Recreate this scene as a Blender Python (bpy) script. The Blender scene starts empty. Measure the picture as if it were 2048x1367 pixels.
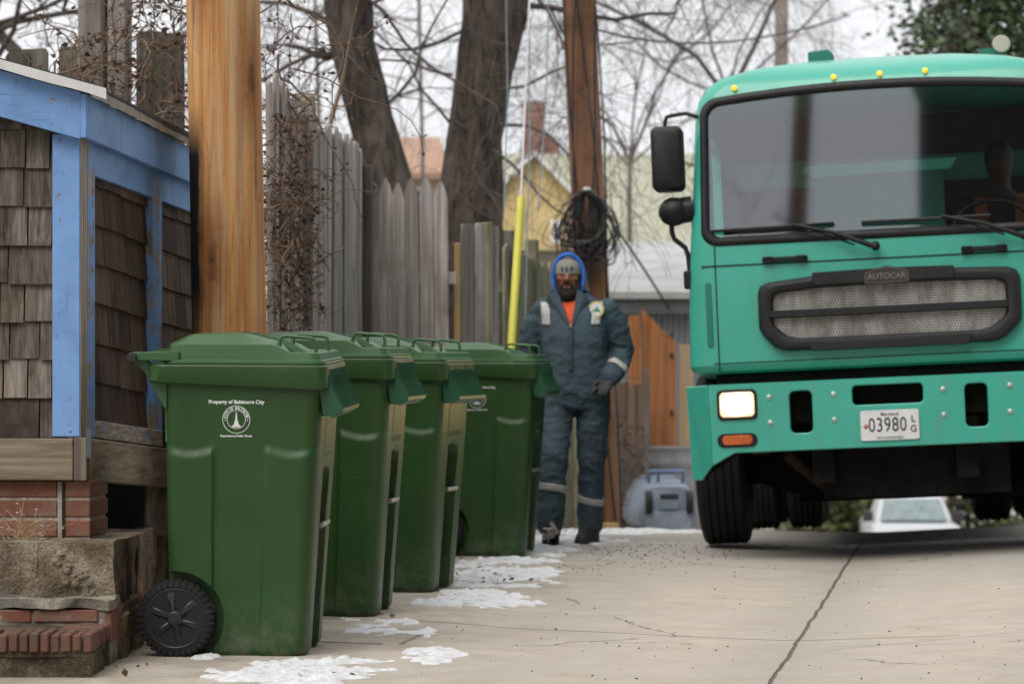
import bpy, bmesh, math, random
from mathutils import Vector, Matrix, noise
R = math.radians
sc = bpy.context.scene
COL = sc.collection
random.seed(7)

# ---------------------------------------------------------------- camera, world, sun, exposure
F = 6000.0 / 2048.0 * 36.0
cam_d = bpy.data.cameras.new("camera"); cam = bpy.data.objects.new("camera", cam_d); COL.objects.link(cam)
cam.location = (0, 0, 1.04); cam.rotation_euler = (R(90), 0, 0)
cam_d.lens = F; cam_d.sensor_width = 36.0; cam_d.shift_y = 56.5 / 2048.0
cam_d.clip_start = 0.5; cam_d.clip_end = 3000
cam_d.dof.use_dof = True; cam_d.dof.focus_distance = 11.0; cam_d.dof.aperture_fstop = 4.8
sc.camera = cam

SUN_EL, SUN_AZ = R(52), R(-150)          # high, soft, behind the camera to the left
world = bpy.data.worlds.new("World"); sc.world = world; world.use_nodes = True
wn = world.node_tree.nodes; wl = world.node_tree.links
for n in list(wn): wn.remove(n)
sky = wn.new('ShaderNodeTexSky'); sky.sky_type = 'NISHITA'; sky.sun_disc = False
sky.sun_elevation = SUN_EL; sky.sun_rotation = SUN_AZ; sky.dust_density = 4.0
hs = wn.new('ShaderNodeHueSaturation'); hs.inputs['Saturation'].default_value = 0.10
wl.new(sky.outputs[0], hs.inputs['Color'])
tc = wn.new('ShaderNodeTexCoord'); sp = wn.new('ShaderNodeSeparateXYZ'); wl.new(tc.outputs['Generated'], sp.inputs[0])
mr = wn.new('ShaderNodeMapRange'); mr.inputs['From Min'].default_value = 0.02; mr.inputs['From Max'].default_value = 0.75
mr.inputs['To Min'].default_value = 8.1; mr.inputs['To Max'].default_value = 12.5
wl.new(sp.outputs['Z'], mr.inputs['Value'])
cn = wn.new('ShaderNodeTexNoise'); cn.inputs['Scale'].default_value = 5; cn.inputs['Detail'].default_value = 4
wl.new(tc.outputs['Generated'], cn.inputs['Vector'])
cm = wn.new('ShaderNodeMapRange'); cm.inputs['To Min'].default_value = 0.95; cm.inputs['To Max'].default_value = 1.05
wl.new(cn.outputs['Fac'], cm.inputs['Value'])
mu = wn.new('ShaderNodeMath'); mu.operation = 'MULTIPLY'; wl.new(mr.outputs[0], mu.inputs[0]); wl.new(cm.outputs[0], mu.inputs[1])
gr = wn.new('ShaderNodeCombineColor'); gr.mode = 'RGB'
for i, k in enumerate((0.985, 0.995, 1.03)):
    m = wn.new('ShaderNodeMath'); m.operation = 'MULTIPLY'; m.inputs[1].default_value = k
    wl.new(mu.outputs[0], m.inputs[0]); wl.new(m.outputs[0], gr.inputs[i])
mx = wn.new('ShaderNodeMix'); mx.data_type = 'RGBA'; mx.inputs['Factor'].default_value = 0.85
wl.new(hs.outputs[0], mx.inputs['A']); wl.new(gr.outputs[0], mx.inputs['B'])
bg = wn.new('ShaderNodeBackground'); bg.inputs['Strength'].default_value = 0.10
wl.new(mx.outputs['Result'], bg.inputs['Color'])
wo = wn.new('ShaderNodeOutputWorld'); wl.new(bg.outputs[0], wo.inputs[0])

sun_d = bpy.data.lights.new("sun", 'SUN'); sun = bpy.data.objects.new("sun", sun_d); COL.objects.link(sun)
sun_d.energy = 1.75; sun_d.angle = R(40); sun_d.color = (1.0, 0.95, 0.88)
sdir = Vector((math.sin(-SUN_AZ) * -1 * math.cos(SUN_EL), math.cos(SUN_AZ) * math.cos(SUN_EL), math.sin(SUN_EL)))
sun.rotation_euler = sdir.to_track_quat('Z', 'Y').to_euler()

sc.view_settings.view_transform = 'Standard'; sc.view_settings.look = 'None'
sc.view_settings.exposure = 0.32; sc.view_settings.gamma = 1.0
sc.view_settings.use_curve_mapping = False
sc.render.engine = 'CYCLES'
sc.cycles.use_denoising = True
sc.cycles.max_bounces = 6; sc.cycles.transparent_max_bounces = 12
sc.cycles.sample_clamp_indirect = 8

# ---------------------------------------------------------------- helpers
def W(px, py, d):                         # where the sight line through a photo pixel is at depth d
    return Vector(((px - 1024) * d / 6000.0, d, 1.04 - (py - 740) * d / 6000.0))

class MB:
    """collects shapes for ONE mesh object"""
    def __init__(s): s.v = []; s.f = []; s.m = []; s.mi = 0
    def add(s, vs, fs):
        o = len(s.v); s.v += [tuple(p) for p in vs]
        s.f += [[i + o for i in f] for f in fs]; s.m += [s.mi] * len(fs); return s
    def box(s, a, b, M=None):
        x0, y0, z0 = a; x1, y1, z1 = b
        vs = [Vector(p) for p in ((x0,y0,z0),(x1,y0,z0),(x1,y1,z0),(x0,y1,z0),(x0,y0,z1),(x1,y0,z1),(x1,y1,z1),(x0,y1,z1))]
        if M is not None: vs = [M @ p for p in vs]
        return s.add(vs, [(0,3,2,1),(4,5,6,7),(0,1,5,4),(1,2,6,5),(2,3,7,6),(3,0,4,7)])
    def hexa(s, p):                       # 8 corners, bottom ring then top ring
        return s.add(p, [(0,3,2,1),(4,5,6,7),(0,1,5,4),(1,2,6,5),(2,3,7,6),(3,0,4,7)])
    def prism(s, poly, ax, a, b, M=None): # 2-D polygon pushed along axis ax from a to b
        def P(u, v, w):
            p = Vector((w, u, v)) if ax == 'x' else Vector((u, w, v)) if ax == 'y' else Vector((u, v, w))
            return M @ p if M is not None else p
        n = len(poly)
        vs = [P(u, v, a) for u, v in poly] + [P(u, v, b) for u, v in poly]
        fs = [list(range(n)), list(range(2*n-1, n-1, -1))] + [(i, i+n, (i+1)%n+n, (i+1)%n) for i in range(n)]
        return s.add(vs, fs)
    def loft(s, rings, cap=True, close=True):
        n = len(rings[0]); vs = [p for r in rings for p in r]; fs = []
        for k in range(len(rings)-1):
            for i in range(n if close else n-1):
                j = (i+1) % n
                fs.append((k*n+i, k*n+j, (k+1)*n+j, (k+1)*n+i))
        if cap:
            fs.append(list(range(n-1, -1, -1))); fs.append([(len(rings)-1)*n+i for i in range(n)])
        return s.add(vs, fs)
    def tube(s, pts, rad, n=8, cap=True, flat=1.0):
        pts = [Vector(p) for p in pts]; k = len(pts)
        if not hasattr(rad, '__len__'): rad = [rad]*k
        t0 = (pts[1]-pts[0]).normalized()
        up = Vector((0,0,1)) if abs(t0.z) < .9 else Vector((1,0,0))
        a = t0.cross(up).normalized(); rings = []
        for i in range(k):
            t = (pts[min(i+1,k-1)] - pts[max(i-1,0)])
            if t.length < 1e-9: t = t0.copy()
            t.normalize(); a = (a - t*a.dot(t))
            if a.length < 1e-6: a = t.orthogonal()
            a.normalize(); b = t.cross(a)
            rings.append([pts[i] + (a*math.cos(6.28318*j/n)*flat + b*math.sin(6.28318*j/n))*rad[i] for j in range(n)])
        return s.loft(rings, cap)
    def cyl(s, p, q, r, n=16, r2=None): return s.tube([p, q], [r, r if r2 is None else r2], n)
    def limb(s, pts, rad, n=14):          # rounded ends, elliptical radii (a = x half, b = other)
        P = [Vector(p) for p in pts]; Rr = [(r, r) if not hasattr(r, '__len__') else r for r in rad]
        def ring(c, t, ra, rb):
            x = Vector((1,0,0)); x = (x - t*x.dot(t)).normalized(); y = t.cross(x)
            return [c + x*ra*math.cos(6.28318*j/n) + y*rb*math.sin(6.28318*j/n) for j in range(n)]
        rings = []; T = [(P[min(i+1,len(P)-1)]-P[max(i-1,0)]).normalized() for i in range(len(P))]
        for a in (80, 50, 22):
            k = R(a); rings.append(ring(P[0]-T[0]*math.sin(k)*min(Rr[0]), T[0], Rr[0][0]*math.cos(k), Rr[0][1]*math.cos(k)))
        for i in range(len(P)): rings.append(ring(P[i], T[i], *Rr[i]))
        for a in (22, 50, 80):
            k = R(a); rings.append(ring(P[-1]+T[-1]*math.sin(k)*min(Rr[-1]), T[-1], Rr[-1][0]*math.cos(k), Rr[-1][1]*math.cos(k)))
        return s.loft(rings)
    def ball(s, c, r, nu=18, nv=12, M=None):
        c = Vector(c); r = r if hasattr(r, '__len__') else (r, r, r); rings = []
        for k in range(nv+1):
            a = math.pi*(k/nv)*0.996+.006; rings.append([Vector((r[0]*math.sin(a)*math.cos(6.28318*j/nu), r[1]*math.sin(a)*math.sin(6.28318*j/nu), -r[2]*math.cos(a))) for j in range(nu)])
        if M is not None: rings = [[M @ p for p in q] for q in rings]
        return s.loft([[c+p for p in q] for q in rings])
    def lathe(s, prof, c=(0,0,0), ax='y', n=40):   # profile (radius, along axis)
        c = Vector(c); rings = []
        for r, h in prof:
            q = []
            for j in range(n):
                u, v = r*math.cos(6.28318*j/n), r*math.sin(6.28318*j/n)
                q.append(c + (Vector((u,h,v)) if ax == 'y' else Vector((h,u,v)) if ax == 'x' else Vector((u,v,h))))
            rings.append(q)
        return s.loft(rings)
    def quad(s, a, b, c, d): return s.add([a,b,c,d], [(0,1,2,3)])
    def shift(s, off):
        o = Vector(off); s.v = [tuple(Vector(p)-o) for p in s.v]; return s
    def build(s, name, mats, parent=None, smooth=None, bevel=0, world=False, seg=1):
        if world and parent is not None: s.shift(parent.location)
        me = bpy.data.meshes.new(name); me.from_pydata(s.v, [], s.f)
        mats = mats if isinstance(mats, (list, tuple)) else [mats]
        for m in mats: me.materials.append(m)
        if len(mats) > 1: me.polygons.foreach_set('material_index', s.m)
        bm = bmesh.new(); bm.from_mesh(me); bmesh.ops.recalc_face_normals(bm, faces=bm.faces); bm.to_mesh(me); bm.free()
        o = bpy.data.objects.new(name, me); COL.objects.link(o)
        if parent is not None: o.parent = parent
        if bevel:
            b = o.modifiers.new('b', 'BEVEL'); b.width = bevel; b.segments = seg; b.limit_method = 'ANGLE'; b.angle_limit = R(40)
        if smooth: shade(o, smooth)
        return o

def shade(o, ang):
    o.data.shade_smooth()
    if ang < 180: o.data.set_sharp_from_angle(angle=R(ang))
def thing(name, label, cat, loc=(0,0,0), rot=(0,0,0), group=None):
    o = bpy.data.objects.new(name, None); COL.objects.link(o); o.location = loc; o.rotation_euler = rot
    o.empty_display_size = .1; return tag(o, label, cat, group)
def tag(o, label, cat, group=None, kind=None):
    o['label'] = label; o['category'] = cat
    if group: o['group'] = group
    if kind: o['kind'] = kind
    return o
def dup(root, loc, rot, label):
    r = root.copy(); COL.objects.link(r); r.location = loc; r.rotation_euler = rot; r['label'] = label
    for ch in list(root.children):
        c = ch.copy(); COL.objects.link(c); c.parent = r
        for g in list(ch.children):
            d = g.copy(); COL.objects.link(d); d.parent = c
    return r
def baked(o):
    bpy.context.view_layer.update()
    dg = bpy.context.evaluated_depsgraph_get(); me = bpy.data.meshes.new_from_object(o.evaluated_get(dg))
    o.modifiers.clear(); old = o.data; o.data = me; me.name = o.name; bpy.data.meshes.remove(old); return o
def cut(o, cutters, op='DIFFERENCE'):
    for c in cutters:
        m = o.modifiers.new('c', 'BOOLEAN'); m.operation = op; m.solver = 'EXACT'; m.object = c
    baked(o)
    for c in cutters: bpy.data.objects.remove(c)
    return o
def fuse(o, voxel, it=6, fac=.5):
    m = o.modifiers.new('r', 'REMESH'); m.mode = 'VOXEL'; m.voxel_size = voxel
    if it:
        q = o.modifiers.new('s', 'SMOOTH'); q.iterations = it; q.factor = fac
    baked(o); o.data.shade_smooth(); return o
def text(name, body, size, mat, parent, M, extrude=.0008, bold=0.0, align='CENTER', spacing=1.0):
    cu = bpy.data.curves.new(name, 'FONT'); cu.body = body; cu.size = size; cu.extrude = extrude; cu.offset = bold
    cu.align_x = align; cu.align_y = 'CENTER'; cu.space_character = spacing; cu.resolution_u = 4
    t = bpy.data.objects.new(name, cu); COL.objects.link(t); bpy.context.view_layer.update()
    me = bpy.data.meshes.new_from_object(t.evaluated_get(bpy.context.evaluated_depsgraph_get()))
    bpy.data.objects.remove(t); me.transform(M); me.materials.clear(); me.materials.append(mat); return me
def join_meshes(name, mes, mat, parent):
    bm = bmesh.new()
    for me in mes: bm.from_mesh(me)
    out = bpy.data.meshes.new(name); bm.to_mesh(out); bm.free(); out.materials.append(mat)
    o = bpy.data.objects.new(name, out); COL.objects.link(o); o.parent = parent; return o
def rr(x0, x1, y0, y1, r, k=5, m=1):      # rounded rectangle outline, m pieces per side
    out = []
    cs = [(x1-r, y0+r, -90), (x1-r, y1-r, 0), (x0+r, y1-r, 90), (x0+r, y0+r, 180)]
    for q, (cx, cy, a0) in enumerate(cs):
        arc = [(cx + r*math.cos(R(a0+90*i/k)), cy + r*math.sin(R(a0+90*i/k))) for i in range(k+1)]
        out += arc
        if m > 1:
            nx = cs[(q+1) % 4]; b = (nx[0]+r*math.cos(R(nx[2])), nx[1]+r*math.sin(R(nx[2]))); a = arc[-1]
            out += [(a[0]+(b[0]-a[0])*i/m, a[1]+(b[1]-a[1])*i/m) for i in range(1, m)]
    return out
def sst(a, b, x):
    t = min(1, max(0, (x-a)/(b-a))); return t*t*(3-2*t)
def fbm(x, y, z=0, o=4):
    return noise.fractal(Vector((x, y, z)), 1.0, 2.0, o)

# ---------------------------------------------------------------- procedural materials
class NT:
    def __init__(s, name):
        s.mat = bpy.data.materials.new(name); s.mat.use_nodes = True; s.t = s.mat.node_tree
        s.b = s.t.nodes['Principled BSDF']; s.co = s.n('ShaderNodeTexCoord').outputs['Object']
    def n(s, t, **kw):
        o = s.t.nodes.new(t)
        for k, v in kw.items(): setattr(o, k, v)
        return o
    def put(s, sock, v):
        if isinstance(v, bpy.types.NodeSocket): s.t.links.new(v, sock)
        elif hasattr(v, '__len__') and len(v) == 3 and sock.type == 'RGBA': sock.default_value = (*v, 1)
        else: sock.default_value = v
    def scale(s, sc_, rot=(0,0,0), co=None):
        m = s.n('ShaderNodeMapping'); s.put(m.inputs['Vector'], co or s.co); m.inputs['Scale'].default_value = sc_; m.inputs['Rotation'].default_value = rot
        return m.outputs[0]
    def noise(s, scale=5, detail=4, rough=.55, co=None, dist=0):
        m = s.n('ShaderNodeTexNoise'); s.put(m.inputs['Vector'], co or s.co); m.inputs['Scale'].default_value = scale
        m.inputs['Detail'].default_value = detail; m.inputs['Roughness'].default_value = rough; m.inputs['Distortion'].default_value = dist; return m.outputs['Fac']
    def vor(s, scale=5, co=None, feature='F1', out='Distance'):
        m = s.n('ShaderNodeTexVoronoi', feature=feature); s.put(m.inputs['Vector'], co or s.co); m.inputs['Scale'].default_value = scale; return m.outputs[out]
    def math(s, op, a, b=0.0, c=None):
        m = s.n('ShaderNodeMath', operation=op); s.put(m.inputs[0], a); s.put(m.inputs[1], b)
        if c is not None: s.put(m.inputs[2], c)
        return m.outputs[0]
    def rng(s, v, a, b, c=0.0, d=1.0):
        m = s.n('ShaderNodeMapRange'); s.put(m.inputs['Value'], v)
        for k, x in zip(('From Min','From Max','To Min','To Max'), (a,b,c,d)): m.inputs[k].default_value = x
        return m.outputs[0]
    def mix(s, f, a, b, mode='MIX'):
        m = s.n('ShaderNodeMix', data_type='RGBA', blend_type=mode); s.put(m.inputs['Factor'], f); s.put(m.inputs['A'], a); s.put(m.inputs['B'], b); return m.outputs['Result']
    def ramp(s, v, stops):
        m = s.n('ShaderNodeValToRGB'); s.put(m.inputs[0], v); e = m.color_ramp.elements
        while len(e) < len(stops): e.new(.5)
        for x, (p, c) in zip(e, stops): x.position = p; x.color = (*c, 1)
        return m.outputs[0]
    def rand(s):                          # differs from board to board
        a = s.n('ShaderNodeNewGeometry').outputs['Random Per Island']; b = s.n('ShaderNodeObjectInfo').outputs['Random']
        return s.math('FRACT', s.math('ADD', a, s.math('MULTIPLY', b, 7.31)))
    def sep(s, co=None):
        m = s.n('ShaderNodeSeparateXYZ'); s.put(m.inputs[0], co or s.co); return m.outputs
    def bump(s, h, dist=.002, st=1.0):
        m = s.n('ShaderNodeBump'); s.put(m.inputs['Height'], h); m.inputs['Distance'].default_value = dist; m.inputs['Strength'].default_value = st
        s.put(s.b.inputs['Normal'], m.outputs[0])
    def out(s, col=None, rough=None, metal=None, spec=None):
        if col is not None: s.put(s.b.inputs['Base Color'], col)
        if rough is not None: s.put(s.b.inputs['Roughness'], rough)
        if metal is not None: s.put(s.b.inputs['Metallic'], metal)
        if spec is not None: s.put(s.b.inputs['Specular IOR Level'], spec)
        return s.mat
def mul(c, k): return tuple(x*k for x in c)

def plain(name, c, rough=.5, var=.25, sc_=6, metal=0, bumpd=0, spec=.5, bs=40):
    N = NT(name); f = N.noise(sc_, 5); col = N.ramp(f, [(.3, mul(c, 1-var)), (.7, mul(c, 1+var*.6))])
    if bumpd: N.bump(N.noise(bs, 4), bumpd)
    return N.out(col, N.rng(N.noise(sc_*2.3, 3), .3, .7, max(0, rough-.08), min(1, rough+.08)), metal, spec)
def wood(name, dark, light, grain='z', fine=60, along=2.2, rough=.8, stain=None, tint=.35, bumpd=.0015):
    N = NT(name); k = {'x': (along, fine, fine), 'y': (fine, along, fine), 'z': (fine, fine, along)}[grain]
    r = N.rand(); off = N.n('ShaderNodeVectorMath', operation='ADD'); N.put(off.inputs[0], N.co)
    cx = N.n('ShaderNodeCombineXYZ'); N.put(cx.inputs[0], N.math('MULTIPLY', r, 13.0)); N.put(cx.inputs[2], N.math('MULTIPLY', r, 5.0)); N.put(off.inputs[1], cx.outputs[0])
    g = N.noise(1, 6, .65, N.scale(k, co=off.outputs[0]), dist=.6); g2 = N.noise(1, 3, .5, N.scale(mul(k, .18), co=off.outputs[0]), dist=.5)
    h = N.math('ADD', N.math('MULTIPLY', g, .65), N.math('MULTIPLY', g2, .35))
    col = N.ramp(h, [(.34, dark), (.5, mul([a+b for a, b in zip(dark, light)], .5)), (.64, light)])
    if stain: col = N.mix(N.rng(N.noise(2.3, 5, .6, co=off.outputs[0]), .5, .68), col, stain)
    v = N.rng(r, 0, 1, 1-tint, 1+tint*.5); vv = N.n('ShaderNodeCombineColor')
    for i in range(3): N.put(vv.inputs[i], v)
    col = N.mix(1.0, col, vv.outputs[0], 'MULTIPLY'); N.bump(g, bumpd)
    return N.out(col, rough, 0, .25)
def emis(name, c, k):
    N = NT(name); N.put(N.b.inputs['Base Color'], mul(c, .5)); N.put(N.b.inputs['Emission Color'], c); N.b.inputs['Emission Strength'].default_value = k; return N.mat

M = {}
Ns = NT('snow'); Ns.bump(Ns.noise(55, 5, .7), .012); M['snow'] = Ns.out(Ns.mix(Ns.rng(Ns.noise(20, 5, .75), .45, .72), (.74,.755,.78), (.47,.45,.42)), .7, 0, .3)
# painted, peeling blue wood
def blue(name, peel, gk=(70,70,3), lo=(14,14,1.6)):
    N = NT(name); r = N.rand(); k = N.scale(lo)
    f = N.noise(1.4, 8, .7, k, .4); c = N.ramp(N.noise(7, 4), [(.3, (.15,.29,.57)), (.7, (.19,.35,.66))])
    w = N.ramp(N.noise(1, 5, .6, N.scale(gk)), [(.35, (.16,.13,.10)), (.65, (.42,.37,.31))])
    e = N.math('ADD', N.noise(9, 6, .75), N.math('MULTIPLY', f, .55))
    m = N.rng(e, peel, peel+.03); col = N.mix(m, c, w)
    col = N.mix(N.rng(N.noise(3, 5, .7), .52, .72, 0, .45), col, (.06,.09,.16)); col = N.mix(N.rng(N.noise(1, 6, .7, N.scale(lo)), .60, .68, 0, .55), col, (.05,.075,.13)); col = N.mix(N.rng(N.vor(9), .03, .045, .9, 0), col, (.02,.02,.025)); N.bump(N.math('SUBTRACT', f, m), .0012)
    return N.out(col, .55, 0, .3)
M['blue_rake'] = blue('streaked_blue_paint', .90, (3,70,70), (1.5,20,38)); M['blue_skirt'] = blue('bare_blue_skirt', .66, (70,3,70), (14,1.6,14)); M['blue'] = blue('blue_paint', .91); M['blue_worn'] = blue('worn_blue_paint', .80); M['blue_bare'] = blue('bare_blue_paint', .62)
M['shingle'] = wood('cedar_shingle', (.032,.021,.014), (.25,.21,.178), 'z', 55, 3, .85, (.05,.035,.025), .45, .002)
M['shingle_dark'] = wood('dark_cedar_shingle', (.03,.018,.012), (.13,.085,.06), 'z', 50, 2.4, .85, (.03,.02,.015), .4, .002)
M['beam'] = wood('weathered_beam', (.075,.055,.038), (.30,.245,.175), 'x', 34, 1.6, .8, None, .2, .002)
M['beam_y'] = wood('weathered_side_beam', (.08,.06,.042), (.34,.28,.20), 'y', 34, 1.6, .8, None, .2, .002)
M['fence'] = wood('grey_fence_board', (.125,.108,.10), (.455,.41,.385), 'z', 40, 1.4, .85, (.22,.185,.165), .22)
M['fence_dark'] = wood('dark_fence_board', (.05,.044,.038), (.21,.185,.16), 'z', 40, 1.4, .85, (.07,.075,.05), .35)
M['fence_moss'] = wood('mossy_fence_board', (.12,.105,.07), (.38,.35,.24), 'z', 40, 1.4, .85, (.12,.12,.05), .25)
M['newwood'] = wood('new_lumber', (.42,.26,.10), (.66,.45,.22), 'z', 40, 1.5, .7)
M['cedar'] = wood('orange_cedar', (.26,.095,.03), (.47,.20,.075), 'z', 30, 1.2, .7, None, .2)
M['pale_wood'] = wood('pale_plywood', (.46,.32,.18), (.64,.48,.30), 'z', 25, 1.2, .7)
M['brown_pole'] = wood('brown_pole_wood', (.13,.06,.032), (.34,.175,.10), 'z', 24, .8, .85, (.09,.05,.03), .1)
# ---------------------------------------------------------------- ground
PROF = [(-80,-.6),(-20,-.15),(0,-.02),(10,0),(14,.0),(17,.02),(18.6,.008),(20.2,-.04),(21.5,-.095),(25,-.29),(30,-.66),(36,-1.25),(51,-2.97),(70,-4.6),(120,-7),(400,-9),(1500,-9)]
def prof(y):
    for (a, za), (b, zb) in zip(PROF, PROF[1:]):
        if y <= b:
            t = (y-a)/(b-a); return za+(zb-za)*t
    return -9
D0 = Vector((.84, 9.95)); AL = R(8.8); DS, DC = math.sin(AL), math.cos(AL)
def gz(x, y):
    v = (x-D0.x)*DC - (y-D0.y)*DS
    near = 1 - sst(60, 110, y)
    z = sum(prof(y+o) for o in (-.9,-.45,0,.45,.9))/5 if y > 12 else prof(y)
    z += -.022*(1-sst(0, 1.2, -v))*near if v < 0 else (-.022+.055*min(v, 3.2))*near
    z += .031*math.exp(-((y-12.85)/1.1)**2)*(1-sst(-.34,.10,x))
    return z
def G(px, py):                            # ground point seen at a photo pixel
    d = 12.0
    for _ in range(40):
        x = (px-1024)*d/6000; d = .5*d + .5*(1.04-gz(x, d))*6000/(py-740)
    return Vector(((px-1024)*d/6000, d))
xs = [-400,-150,-60,-30,-15,-8,-5,-3.5] + [-2.6+.13*i for i in range(62)] + [5.8,7,9,12,18,30,60,150,400]
ys = [-80,-40,-15,0,5,8] + [9+.14*i for i in range(120)] + [26+.8*i for i in range(36)] + [58,64,72,85,105,140,220,400,800,1500]
g = MB(); n = len(xs)
g.add([(x, y, gz(x, y)) for y in ys for x in xs], [(j*n+i, j*n+i+1, (j+1)*n+i+1, (j+1)*n+i) for j in range(len(ys)-1) for i in range(n-1)])
N = NT('concrete_alley'); X, Y, _ = N.sep()
def line(a, b, w, wob=.006, lo=None):     # a crack or joint through two ground points
    d = (b-a).normalized(); nx, ny = -d.y, d.x; c = a.x*nx + a.y*ny
    e = N.math('ADD', N.math('MULTIPLY', X, nx), N.math('MULTIPLY', Y, ny))
    e = N.math('ADD', N.math('SUBTRACT', e, c), N.math('MULTIPLY', N.math('SUBTRACT', N.noise(3.2, 5), .5), wob*6))
    m = N.rng(N.math('ABSOLUTE', e), w*.35, w, 1, 0)
    if lo is not None:                    # only where the point lies between two distances along the line
        t = N.math('ADD', N.math('MULTIPLY', X, d.x), N.math('MULTIPLY', Y, d.y)); t = N.math('SUBTRACT', t, a.dot(d))
        m = N.math('MULTIPLY', m, N.math('MULTIPLY', N.math('GREATER_THAN', t, lo[0]), N.math('LESS_THAN', t, lo[1])))
    return m, e
dr0, dr1 = D0, D0+Vector((DS, DC))
jd, sd = line(dr0, dr1, .009, .006)
a1, b1 = G(643,1236), G(1400,1273); a2, b2 = G(1065,1117), G(1690,1142)
j1, _e = line(a1, b1, .012, .006, (-.2, (b1-a1).length*1.65)); j2, _e = line(a2, b2, .012, .003, (-.3, (b2-a2).length*1.0))
j3, _e = line(G(640,1282), G(800,1288), .02, .02, (-.1, .26)); j4, _e = line(G(800,1288), G(870,1250), .012, .01, (0,.6))
j5, _e = line(G(1650,1300), G(2048,1262), .010, .006, (0, 3))
vc = N.n('ShaderNodeTexVoronoi', feature='DISTANCE_TO_EDGE'); vw = N.n('ShaderNodeVectorMath', operation='ADD'); nn = N.n('ShaderNodeTexNoise'); N.put(nn.inputs['Vector'], N.co); nn.inputs['Scale'].default_value = 2.2; nn.inputs['Detail'].default_value = 6; N.put(vw.inputs[0], N.co); vsc = N.n('ShaderNodeVectorMath', operation='SCALE'); N.put(vsc.inputs[0], nn.outputs['Color']); vsc.inputs['Scale'].default_value = .5; N.put(vw.inputs[1], vsc.outputs[0]); N.put(vc.inputs['Vector'], vw.outputs[0]); vc.inputs['Scale'].default_value = .42
hair = N.math('MULTIPLY', N.rng(vc.outputs['Distance'], .0012, .004, .55, 0), N.rng(N.noise(.8, 2), .50, .56))
jj = N.math('MAXIMUM', N.math('MAXIMUM', N.math('MAXIMUM', hair, N.math('MULTIPLY', jd, .8)), N.math('MULTIPLY', j1, .75)), N.math('MAXIMUM', N.math('MULTIPLY', j2, .6), N.math('MAXIMUM', N.math('MAXIMUM', N.math('MULTIPLY', j3, .9), N.math('MULTIPLY', j4, .6)), N.math('MULTIPLY', j5, .35))))
brush = N.noise(1, 4, .6, N.scale((5, 60, 5), (0,0,R(-9)))); big = N.noise(.9, 5, .6); mid = N.noise(4.5, 6, .65); spk = N.noise(120, 3)
base = N.ramp(mid, [(.28, (.34,.295,.24)), (.5, (.415,.365,.30)), (.72, (.475,.42,.35))])
base = N.mix(N.rng(big, .42, .62, 0, .85), base, (.39,.35,.30)); base = N.mix(N.rng(brush, .45, .68, 0, .4), base, (.33,.295,.25))
tyr = N.math('MULTIPLY', N.math('ADD', N.rng(N.math('ABSOLUTE', N.math('SUBTRACT', sd, .95)), 0, .32, 1, 0), N.rng(N.math('ABSOLUTE', N.math('ADD', sd, 1.05)), 0, .32, 1, 0)), N.rng(N.noise(1, 5, .6, N.scale((1.2,.5,1))), .42, .62, .1, 1)); base = N.mix(N.math('MULTIPLY', tyr, .42), base, (.25,.235,.215))
wet = N.math('MULTIPLY', N.rng(sd, .75, 1.5), N.rng(N.noise(3.2, 5, .7), .46, .6)); base = N.mix(N.math('MULTIPLY', wet, .42), base, (.21,.185,.155))
base = N.mix(N.rng(Y, 15.2, 17.2, 0, .5), base, (.36,.345,.325)); base = N.mix(N.rng(spk, .60, .72, 0, .5), base, (.22,.19,.16))
stn = N.rng(N.noise(2.1, 6, .7), .56, .70, 0, .5); base = N.mix(stn, base, (.30,.235,.17))
side = N.mix(N.rng(N.math('ABSOLUTE', sd), .02, .35, .45, 0), base, (.27,.25,.22)); base = N.mix(jj, side, (.045,.04,.036))
leftdirt = N.rng(sd, 2.15, 2.5, 0, .55); base = N.mix(leftdirt, base, (.22,.18,.13))
far = N.rng(N.math('ADD', sd, 0), 2.6, 3.2); base = N.mix(far, base, N.mix(N.noise(3, 5), (.10,.085,.06), (.20,.18,.12)))
N.bump(N.math('SUBTRACT', N.math('ADD', N.math('MULTIPLY', spk, .3), N.math('MULTIPLY', brush, .5)), N.math('MULTIPLY', jj, 4)), .003)
M['concrete'] = N.out(base, .82, 0, .3)
ground = g.build('alley_ground', M['concrete'], smooth=180); ground['kind'] = 'structure'

# snow left along the carts
blobs = [(590,1345,150,26,1.1),(690,1322,70,10,.8),(870,1312,75,14,1.0),(770,1322,40,7,.6),(775,1258,115,11,.85),(860,1268,25,18,.6),(960,1196,105,20,1.1),(860,1212,60,8,.6),(990,1210,60,9,.7),
         (1010,1146,120,14,1.0),(930,1160,80,7,.7),(870,1181,70,5,.7),(1090,1102,60,14,.9),(1080,1082,70,12,1.2),(1075,1055,60,12,1.2),(1130,1052,60,8,1.1),(1240,1062,130,11,1.25),(1330,1052,90,7,1.1),(1370,1062,50,8,.8),(430,1312,40,9,.8),(700,1240,50,5,.6),(1180,1080,110,10,.55),(930,1128,90,9,.8),(1050,1120,80,9,.85),(1000,1165,110,9,.8),(900,1205,80,10,.8),(800,1240,70,6,.7),(720,1262,70,6,.7),(650,1300,30,6,.6),(640,1335,60,14,.7),(1150,1066,60,8,.9),(1000,1105,60,6,.6)]
bl = []
for px, py, w, h, k in blobs:
    c = G(px, py); bl.append((c.x, c.y, w*c.y/6000, h*c.y*c.y/6240, k))
def snow_m(x, y):
    b = 0
    for cx, cy, wx, wy, k in bl:
        q = ((x-cx)/wx)**2 + ((y-cy)/wy)**2
        if q < 4: b = max(b, k*(1-q*.5)) if q < 2 else b
    if b <= 0: return -1
    return b - .47 + .60*fbm(x*4.5, y*4.0, 3.1, 3) + .46*fbm(x*19, y*12, 1.7, 4)
st = .02; sm = MB(); idx = {}; hgt = {}
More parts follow.
